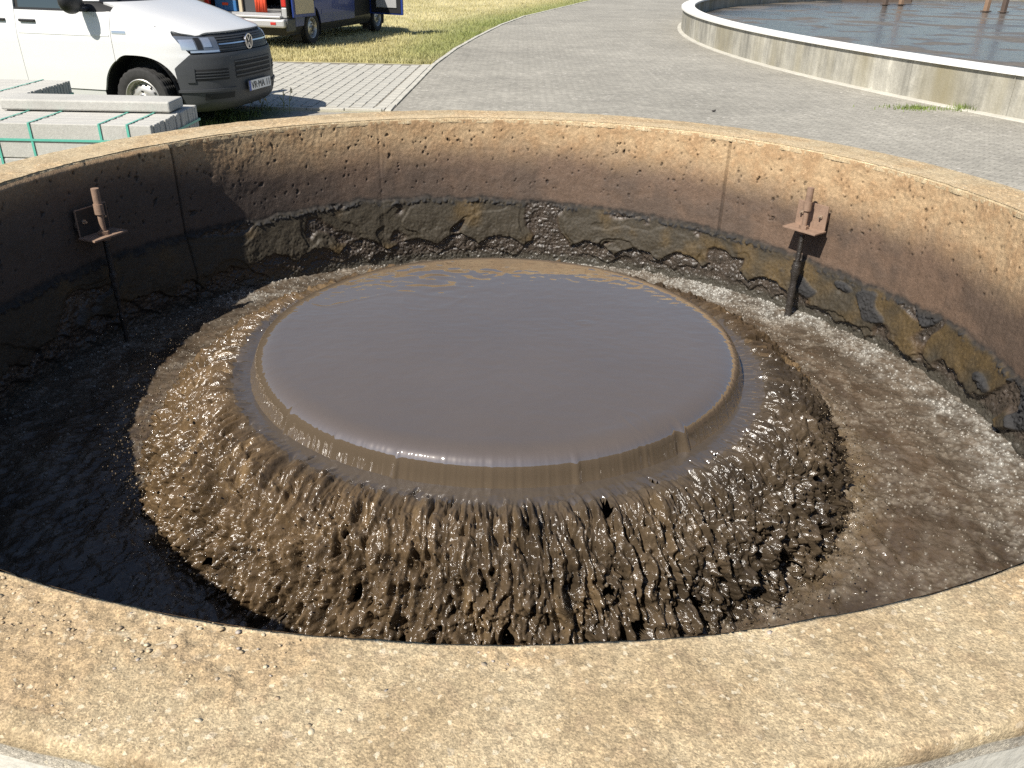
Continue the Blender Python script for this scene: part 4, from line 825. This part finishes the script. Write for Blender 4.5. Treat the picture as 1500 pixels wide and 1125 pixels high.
def white_van():
    V = empty('white_van', (-4.05, 10.70, 0), R_(-12.5), 'white panel van with dark grey bumper parked on the light paved bay', 'van')
    B = Body(xf=[(.19, .70), (.24, .83), (.30, .885), (.40, .905), (.70, .905), (.79, .895), (.83, .875), (.95, .84), (1.01, .80), (1.04, .755), (1.065, .68), (1.105, .55), (1.16, .38), (1.225, .15), (1.28, -.05), (1.32, -.22), (1.34, -.27), (1.60, -.52), (1.86, -.82), (1.92, -1.0), (1.955, -1.4), (1.97, -2.0)],
             xr=[(.19, -3.85), (.3, -3.95), (1.2, -3.97), (1.7, -3.90), (1.9, -3.82), (1.955, -3.5), (1.97, -2.6)],
             w=[(.19, .84), (.26, .90), (.40, .932), (.62, .945), (.95, .952), (1.03, .945), (1.12, .930), (1.30, .905), (1.60, .845), (1.80, .79), (1.90, .72), (1.955, .58), (1.97, .40)],
             xs=[(.19, -.10), (1.04, -.10), (1.16, -.40), (1.32, -.75), (1.9, -1.35), (1.97, -2.3)],
             n=[(.19, 3.0), (.9, 2.9), (1.08, 2.7), (1.2, 3.0), (1.32, 2.8), (1.97, 2.6)])
    AR, AZ = .445, .355
    B.shell(M['under'], V, [(0, AZ, AR), (-3.0, AZ, AR)])
    arch = lambda x, ax: np.where(np.abs(x - ax) < AR, AZ + np.sqrt(np.clip(AR ** 2 - (x - ax) ** 2, 0, None)), .0)
    qx = lambda x: (lambda z: B.q_x(x + 0 * z, z)); qy = lambda y: (lambda z: B.q_y(y + 0 * z, z))
    g = .004
    for sd in (-1, 1):
        # sill
        B.patch('sill', M['white'], V, qx(-.47), qx(-2.55), .215, .405, .000, 30, 6, sd)
        B.patch('sill', M['white'], V, qx(-3.45), qx(-3.85), .215, .405, .000, 8, 6, sd)
        # front door: lower front corner follows the arch
        xa, xb = -.25, -1.45
        B.patch('front_door', M['white'], V, qx(xa), qx(xb), lambda a: np.maximum(.415, arch(xa + (xb - xa) * a, 0) + .012), 1.225, .012, 60, 24, sd)
        B.patch('door_moulding', M['white'], V, qx(xa - .02), qx(xb + .02), .985, 1.005, .017, 30, 3, sd, .012)
        B.patch('door_window', M['glass'], V, qx(-.80), qx(xb + .05), 1.25, lambda a: 1.40 + .35 * sstep(0, .45, a), .002, 24, 12, sd, .01)
        B.patch('window_frame', M['black'], V, qx(-.55), qx(xb + .0), 1.228, 1.249, .010, 24, 3, sd)
        B.patch('quarter_window', M['black'], V, qx(-.50), qx(-.79), 1.235, lambda a: 1.26 + .18 * a, .006, 12, 6, sd, .01)
        xa2, xb2 = -1.456, -2.60
        B.patch('sliding_door', M['white'], V, qx(xa2), qx(xb2), lambda a: np.maximum(.415, arch(xa2 + (xb2 - xa2) * a, -3.0) + .012), 1.80, .012, 40, 30, sd)
        B.patch('slide_rail', M['black'], V, qx(-2.70), qx(-3.75), 1.13, 1.145, .012, 20, 3, sd, .01)
        B.patch('rear_side_panel', M['white'], V, qx(-2.606), qx(-3.86), lambda a: np.maximum(.415, arch(-2.606 - 1.254 * a, -3.0) + .012), 1.80, .012, 60, 30, sd)
        # front wing between door, arch, bumper, lamp and bonnet
        def wing_lo(a): x = -.243 + (.60 + .243) * a; return np.maximum(arch(x, 0) + .004, np.interp(x, [.30, .43, .60], [.0, .68, .815]))
        def wing_hi(a): x = -.243 + (.60 + .243) * a; return np.interp(x, [-.26, -.08, .12, .33, .40, .60], [1.285, 1.238, 1.165, 1.052, .99, .820])
        B.patch('front_wing', M['white'], V, qx(-.243), qx(.60), wing_lo, wing_hi, .012, 70, 24, sd)
        B.patch('a_pillar', M['white'], V, lambda z: B.q_y(.80 - .42 * (z - 1.32), z), lambda z: B.q_y(.80 - .42 * (z - 1.32), z) + .25, 1.33, 1.86, .004, 8, 20, sd)
        # indicator repeater
        B.patch('side_indicator', M['chrome'], V, qx(-.23), qx(-.06), 1.015, 1.045, .016, 8, 4, sd, .01)
        # head lamp
        def ql(z): return B.q_y(.535 + 0 * z, z)
        def qr(z): return B.q_x(.34 + .30 * np.clip((1.01 - z) / .18, 0, 1) ** 1.3, z)
        hl = B.patch('headlamp', M['lamp'], V, ql, qr, lambda a: .828 + .03 * sstep(.6, 1, a), lambda a: .988 + .022 * sstep(0, 1, a), .010, 30, 14, sd)
        def lens_part(nm, mt, y0, y1, z0, z1, o): B.patch(nm, mt, hl, lambda z: B.q_y(y0 + 0 * z, z), lambda z: B.q_y(y1 + 0 * z, z), z0, z1, o, 10, 8, sd, .012)
        lens_part('reflector', M['reflector'], .755, .845, .868, .97, .0135); lens_part('reflector', M['reflector'], .61, .69, .89, .98, .0135)
        lens_part('light_strip', M['reflector'], .545, .80, .836, .855, .0145); lens_part('lamp_divider', M['black'], .70, .745, .866, .985, .0128)
        well_liner(V, 0, AZ, AR + .015, .935, .60, sd); well_liner(V, -3.0, AZ, AR + .015, .935, .60, sd)
        # handles
        for hx in (-1.29, -1.68):
            x_, y_ = B.pt(B.q_x(np.array(hx), np.array(1.115)), np.array(1.115))
            MB().box((hx, sd * (float(y_) + .030), 1.118), (.20, .022, .030), bev=.008).box((hx - .085, sd * (float(y_) + .016), 1.118), (.03, .04, .026), bev=.004).box((hx + .085, sd * (float(y_) + .016), 1.118), (.03, .04, .026), bev=.004).build('door_handle', M['black'], V)
        # mirror
        mi = MB(); mi.ball((-.56, sd * 1.10, 1.345), 1, 3, (.095, .165, .135)); 
        for v in mi.bm.verts:
            if v.co.x < -.60: v.co.x = -.60
        mo = mi.build('mirror', M['black'], V, True, 40)
        MB().box((-.54, sd * .955, 1.255), (.09, .18, .045), bev=.015).build('mirror_arm', M['black'], mo)
        MB().box((-.602, sd * 1.105, 1.35), (.004, .22, .17)).build('mirror_glass', M['chrome'], mo)
    # bonnet, windscreen, roof
    B.patch('bonnet', M['white'], V, 0, lambda z: B.q_y(np.interp(z, [1.0, 1.03, 1.06, 1.3], [.70, .80, .845, .80]), z), lambda a: 1.026 - .022 * sstep(.55, 1, a), 1.312, .012, 40, 40, 0)
    B.patch('windscreen', M['glass'], V, 0, lambda z: B.q_y(.79 - .42 * (z - 1.32), z), 1.335, 1.85, .004, 20, 24, 0, .01)
    B.patch('cowl', M['black'], V, 0, lambda z: B.q_y(.80 + 0 * z, z), 1.313, 1.335, .003, 24, 3, 0, .02)
    B.patch('roof', M['white'], V, 0, lambda z: 1 + (np.interp(z, [1.80, 1.97], [2.6, .9])), 1.865, 1.968, .010, 60, 14, 0)
    # wiper pair
    for yy in (-.35, .30): MB().box((-.33, yy, 1.385), (.02, .62, .012), Matrix.Rotation(R_(4), 3, 'X'), .002).build('wiper', M['black'], V)
    # front end
    def bump_hi(a): return .852 - .0 * a
    B.patch('bumper', M['bumper'], V, 0, lambda z: B.q_x(np.interp(z, [.2, .36, .56, .68, .82], [.455, .47, .45, .44, .60]), z), .215, .815, .022, 60, 40, 0, .06)
    gr = B.patch('grille', M['black'], V, 0, lambda z: B.q_y(.53 + 0 * z, z), .830, .998, .004, 30, 10, 0)
    for z in (.855, .88, .935, .96, .983): B.patch('grille_bar', M['bumper'], gr, 0, lambda z_: B.q_y(.53 + 0 * z_, z_), z - .006, z + .006, .013, 30, 3, 0, .012)
    B.patch('chrome_strip', M['chrome'], gr, 0, lambda z_: B.q_y(.53 + 0 * z_, z_), .902, .915, .017, 30, 3, 0, .015)
    it = B.patch('intake', M['under'], V, 0, lambda z: B.q_y(.40 + 0 * z, z), .545, .735, .024, 30, 8, 0, .01)
    for z in (.575, .625, .675, .720): B.patch('intake_bar', M['bumper'], it, 0, lambda z_: B.q_y(.40 + 0 * z_, z_), z - .008, z + .008, .032, 30, 3, 0, .012)
    for sd in (-1, 1):
        fi = B.patch('side_intake', M['under'], V, lambda z: B.q_y(.50 + 0 * z, z), lambda z: B.q_y(.80 + 0 * z, z), .545, .665, .024, 12, 8, sd, .01)
        for z in (.575, .605, .635): B.patch('intake_bar', M['bumper'], fi, lambda z_: B.q_y(.50 + 0 * z_, z_), lambda z_: B.q_y(.80 + 0 * z_, z_), z - .006, z + .006, .031, 12, 3, sd, .012)
        B.patch('fog_surround', M['bumper'], V, lambda z: B.q_y(.805 + 0 * z, z), lambda z: B.q_y(.845 + 0 * z, z), .53, .68, .034, 6, 6, sd, .02)
        B.patch('bumper_ledge', M['bumper'], V, lambda z: B.q_y(.42 + 0 * z, z), lambda z: B.q_y(.88 + 0 * z, z), .425, .452, .038, 20, 4, sd, .03)
        B.patch('lower_intake', M['under'], V, lambda z: B.q_y(.45 + 0 * z, z), lambda z: B.q_y(.75 + 0 * z, z), .345, .405, .0245, 12, 4, sd, .01)
    # emblem: ring with the two stacked letters
    xq = .855 + .020; em = empty_part('emblem', V, (xq, 0, .908), (R_(90), 0, R_(90)))
    ro = MB().lathe([(.083, -.004), (.083, .008), (.073, .008), (.073, -.004)], 36, closed=True).build('ring', M['chrome'], em)
    def stroke(nm, pts, wd=.011):
        mb = MB()
        for a, b in zip(pts, pts[1:]):
            a, b = Vector(a), Vector(b); d = (b - a).normalized(); nn = Vector((-d.y, d.x)) * wd / 2; mb.prism([(a + nn)[:], (b + nn)[:], (b - nn)[:], (a - nn)[:]], -.002, .006)
        return mb.build(nm, M['chrome'], em)
    stroke('letter_stroke', [(-.036, .066), (0, .004), (.036, .066)]); stroke('letter_stroke', [(-.068, .032), (-.030, -.066), (0, -.008), (.030, -.066), (.068, .032)])
    MB().cyl((0, 0, -.012), (0, 0, -.002), .076, n=32).build('emblem_ground', M['black'], em)
    # number plate
    pl = MB().box((.956, 0, .44), (.012, .53, .125), bev=.003).build('number_plate', M['bumper'], V)
    MB().box((.9635, 0, .44), (.004, .518, .110)).build('plate_face', M['plate'], pl)
    MB().box((.966, -.239, .44), (.003, .040, .110)).build('country_strip', M['euro'], pl)
    cu = bpy.data.curves.new('plate_text', 'FONT'); cu.body = 'VR·MA 11'; cu.size = .108; cu.extrude = .0012; cu.align_x = 'CENTER'; cu.align_y = 'CENTER'
    to = bpy.data.objects.new('tmp_text', cu); COL.objects.link(to); bpy.context.view_layer.update()
    me = bpy.data.meshes.new_from_object(to.evaluated_get(bpy.context.evaluated_depsgraph_get())); bpy.data.objects.remove(to); me.materials.clear(); me.materials.append(M['black'])
    tx = bpy.data.objects.new('plate_lettering', me); link(tx, pl); tx.matrix_local = Matrix.Translation((.968, .022, .437)) @ Matrix.Rotation(R_(90), 4, 'Z') @ Matrix.Rotation(R_(90), 4, 'X')
    wd = max(v.co.x for v in me.vertices) - min(v.co.x for v in me.vertices); sc = .43 / wd; me.transform(Matrix.Diagonal((sc, 1, 1, 1)))
    # rear
    MB().box((-3.985, 0, .50), (.10, 1.80, .24), bev=.04).build('rear_bumper', M['bumper'], V)
    MB().box((-3.975, 0, 1.2), (.02, 1.5, 1.05), bev=.008).build('tailgate', M['white'], V)
    for sd in (-1, 1): MB().box((-3.95, sd * .85, 1.05), (.06, .13, .5), bev=.02).build('tail_lamp', M['red'], V)
    w0 = wheel(V, 0, -.835, -1); wheel(V, 0, .835, 1, src=w0); wheel(V, -3.0, -.835, -1, src=w0); wheel(V, -3.0, .835, 1, src=w0)
    MB().box((-1.8, 0, .26), (4.0, 1.5, .12)).build('floor_pan', M['under'], V)
    return V
def empty_part(name, parent, loc, rot):
    """a flat backing disc that carries the pieces of a part"""
    o = MB().cyl((0, 0, -.016), (0, 0, -.012), .08, n=32).build(name, M['black'], parent); o.location = loc; o.rotation_euler = rot; return o
white_van()

def blue_van():
    hd = math.atan2(23.54 - 19.84, -3.82 + 4.69); fx, fy = -3.82, 23.54; ax = Vector((math.cos(hd), math.sin(hd))); lat = Vector((-ax.y, ax.x))
    o0 = Vector((fx, fy)) + lat * .82
    V = empty('blue_van', (o0.x, o0.y, 0), hd, 'dark blue van with its doors open standing on the dry lawn', 'van')
    B = Body(xf=[(.25, .55), (.32, .80), (.45, .88), (.75, .88), (1.0, .82), (1.15, .66), (1.3, .30), (1.42, -.05), (1.5, -.2), (2.1, -.75), (2.35, -1.05), (2.45, -1.5), (2.50, -2.2)],
             xr=[(.25, -4.85), (.4, -4.93), (2.2, -4.85), (2.45, -4.7), (2.50, -4.0)],
             w=[(.25, .88), (.4, .945), (.8, .965), (1.2, .955), (1.6, .92), (2.1, .86), (2.35, .80), (2.45, .68), (2.5, .45)],
             xs=[(.25, -.2), (1.2, -.3), (1.5, -.8), (2.5, -2.4)], n=[(.25, 3.0), (1.2, 2.8), (2.5, 2.7)])
    AR, AZ = .42, .36; WB = -3.80
    B.shell(M['under'], V, [(0, AZ, AR), (WB, AZ, AR)], open_rear=(.80, .62, 2.2))
    arch = lambda x, a: np.where(np.abs(x - a) < AR, AZ + np.sqrt(np.clip(AR ** 2 - (x - a) ** 2, 0, None)), .0)
    qx = lambda x: (lambda z: B.q_x(x + 0 * z, z))
    for sd in (-1, 1):
        B.patch('front_wing', M['blue'], V, qx(.80), qx(-.50), lambda a: np.maximum(.46, arch(.80 - 1.3 * a, 0) + .01), 1.15, .012, 60, 16, sd)
        if sd == 1: B.patch('front_door', M['blue'], V, qx(-.506), qx(-1.50), .42, 1.30, .012, 30, 16, sd)
        else: B.patch('door_sill', M['black'], V, qx(-.506), qx(-1.50), .30, .46, .004, 20, 6, sd)
        B.patch('sliding_door', M['blue'], V, qx(-1.506), qx(-2.75), .42, 2.3, .012, 30, 30, sd)
        B.patch('side_panel', M['blue'], V, qx(-2.756), qx(-4.60), lambda a: np.maximum(.42, arch(-2.756 - 1.844 * a, WB) + .01), 2.3, .012, 70, 30, sd)
        B.patch('side_moulding', M['blue'], V, qx(-1.51), qx(-3.34), .60, .70, .018, 30, 4, sd, .015)
        B.patch('sill', M['black'], V, qx(-.46), qx(-3.36), .285, .412, .006, 30, 5, sd)
        B.patch('door_window', M['glass'], V, qx(-.75), qx(-1.46), 1.45, 2.0, .004, 12, 10, sd, .01)
        well_liner(V, 0, AZ, AR + .01, .945, .60, sd); well_liner(V, WB, AZ, AR + .01, .945, .58, sd)
        MB().box((-4.885, sd * .885, 1.12), (.09, .11, .62), bev=.02).build('tail_lamp', M['red'], V)
        MB().box((-4.885, sd * .885, .70), (.09, .12, .20), bev=.02).build('corner_trim', M['silver'], V)
        B.patch('mud_flap', M['black'], V, qx(WB - .42), qx(WB - .46), .12, .42, .0, 3, 4, sd, .2)
        MB().box((-.43, sd * .80, .24), (.02, .22, .30), bev=.004).build('mud_flap', M['black'], V)
    B.patch('front_bumper', M['bumper'], V, 0, qx(.45), .30, .62, .03, 40, 10, 0); B.patch('bonnet', M['blue'], V, 0, lambda z: B.q_y(.84 + 0 * z, z), 1.02, 1.45, .012, 30, 20, 0)
    B.patch('windscreen', M['glass'], V, 0, lambda z: B.q_y(.80 - .2 * (z - 1.5), z), 1.52, 2.08, .004, 20, 16, 0, .01); B.patch('roof', M['blue'], V, 0, lambda z: 1 + np.interp(z, [2.3, 2.5], [3.6, 1.6]), 2.31, 2.498, .012, 60, 12, 0)
    rb = MB().box((-4.97, 0, .50), (.16, 1.86, .17), bev=.04).box((-4.95, 0, .62), (.20, 1.70, .05), bev=.015).build('rear_bumper', M['silver'], V)
    for sd in (-1, 1): MB().box((-5.055, sd * .68, .50), (.012, .12, .05), bev=.004).build('reflector', M['red'], rb)
    for sd in (-1, 1): MB().box((-4.78, sd * .935, .46), (.36, .07, .26), bev=.03).build('bumper_end', M['silver'] if sd > 0 else M['bumper'], rb)
    MB().cyl((-5.0, -.25, .40), (-5.0, .25, .40), .04, n=12).build('tow_step', M['black'], V)
    # cargo room and what shows in it
    MB().box((-3.4, 0, .66), (2.9, 1.64, .05)).build('cargo_floor', M['silver'], V); MB().box((-2.0, 0, 1.4), (.04, 1.7, 1.5)).build('bulkhead', M['under'], V)
    MB().box((-4.80, .16, 1.2), (.05, .07, 1.1)).build('rack_post', M['ply'], V); MB().box((-4.4, .55, 1.05), (.7, .40, .03)).build('rack_shelf', M['ply'], V)
    # doors
    def door(name, hinge, ang, ln, z0, z1, outer, inner):
        d = MB().box((ln / 2, 0, (z0 + z1) / 2), (ln, .05, z1 - z0), bev=.018).build(name, outer, V); d.location = (*hinge, 0); d.rotation_euler = (0, 0, ang); return d
    d = door('rear_door', (-4.80, -.99), R_(14), .84, .60, 2.25, M['blue'], M['ply'])
    d.rotation_euler = (0, 0, R_(-7)); d.location = (-4.80, -1.01, 0)
    MB().box((.42, -.032, 1.42), (.70, .012, 1.50), bev=.004).build('inner_panel', M['ply'], d); MB().box((.78, -.035, 1.0), (.04, .02, .20), bev=.004).build('door_latch', M['black'], d)
    d2 = door('rear_door', (-4.86, .99), R_(195), .84, .60, 2.25, M['blue'], M['ply']); MB().box((.42, .032, 1.42), (.70, .012, 1.50), bev=.004).build('inner_panel', M['ply'], d2)
    d3 = door('passenger_door', (-.52, -.97), R_(180 + 78), .98, .46, 1.35, M['blue'], M['black'])
    MB().box((.49, -.032, .90), (.88, .014, .80), bev=.004).build('inner_trim', M['black'], d3); MB().box((.52, -.048, .72), (.60, .03, .20), bev=.01).build('door_pocket', M['silver'], d3); MB().box((.52, -.048, .98), (.60, .02, .18), bev=.006).build('trim_panel', M['silver'], d3)
    MB().box((.28, -.02, 1.62), (.03, .03, .55)).box((.95, -.02, 1.62), (.03, .03, .55)).box((.62, -.02, 1.88), (.70, .03, .03)).build('window_frame', M['black'], d3); MB().box((.62, -.02, 1.62), (.64, .006, .50)).build('pane', M['glass'], d3)
    w0 = wheel(V, 0, -.84, -1, .345, .225, holes=10); wheel(V, 0, .84, 1, .345, src=w0); wheel(V, WB, -.84, -1, .345, src=w0); wheel(V, WB, .84, 1, .345, src=w0)
    MB().box((-2, 0, .33), (5.4, 1.5, .10)).build('floor_pan', M['under'], V)
    bpy.context.view_layer.update(); Mw = V.matrix_world
    def put(name, loc, mb, mt, label, cat, **k):
        o = mb.build(name, mt, None, **k); o.matrix_world = Mw @ Matrix.Translation(loc); tag(o, label, cat); return o
    mb = MB(); rs = random.Random(4)
    for k in range(5):
        x = -.10 + .05 * k; mb.tube([Vector((rs.uniform(-.01, .01), x, .0)), Vector((rs.uniform(-.04, .04), x + rs.uniform(-.02, .02), .4)), Vector((0, x, .85))], .034, 8)
    put('red_hose', (-4.78, -.30, .69), mb, M['orange'], 'bundle of red orange hose hanging in the rear of the blue van', 'hose', smooth=True)
    c = MB().box((0, 0, .11), (.36, .50, .22), bev=.015).build('tool_crate', M['crate'], None); c.matrix_world = Mw @ Matrix.Translation((-4.62, .52, .688)); tag(c, 'blue tool crate on the floor of the blue van', 'crate'); MB().box((0, 0, .235), (.38, .52, .03), bev=.008).build('lid', M['silver'], c); MB().box((-.19, 0, .14), (.01, .14, .05), bev=.003).build('latch', M['orange'], c)
    c = MB().box((0, 0, .15), (.3, .34, .30), bev=.012).build('equipment_box', M['bumper'], None); c.matrix_world = Mw @ Matrix.Translation((-4.60, .02, .688)); tag(c, 'dark equipment box between crate and red hose in the blue van', 'box'); MB().tube([Vector((0, -.1, .30)), Vector((0, -.1, .36)), Vector((0, .1, .36)), Vector((0, .1, .30))], .012, 8).build('handle', M['orange'], c)
blue_van()
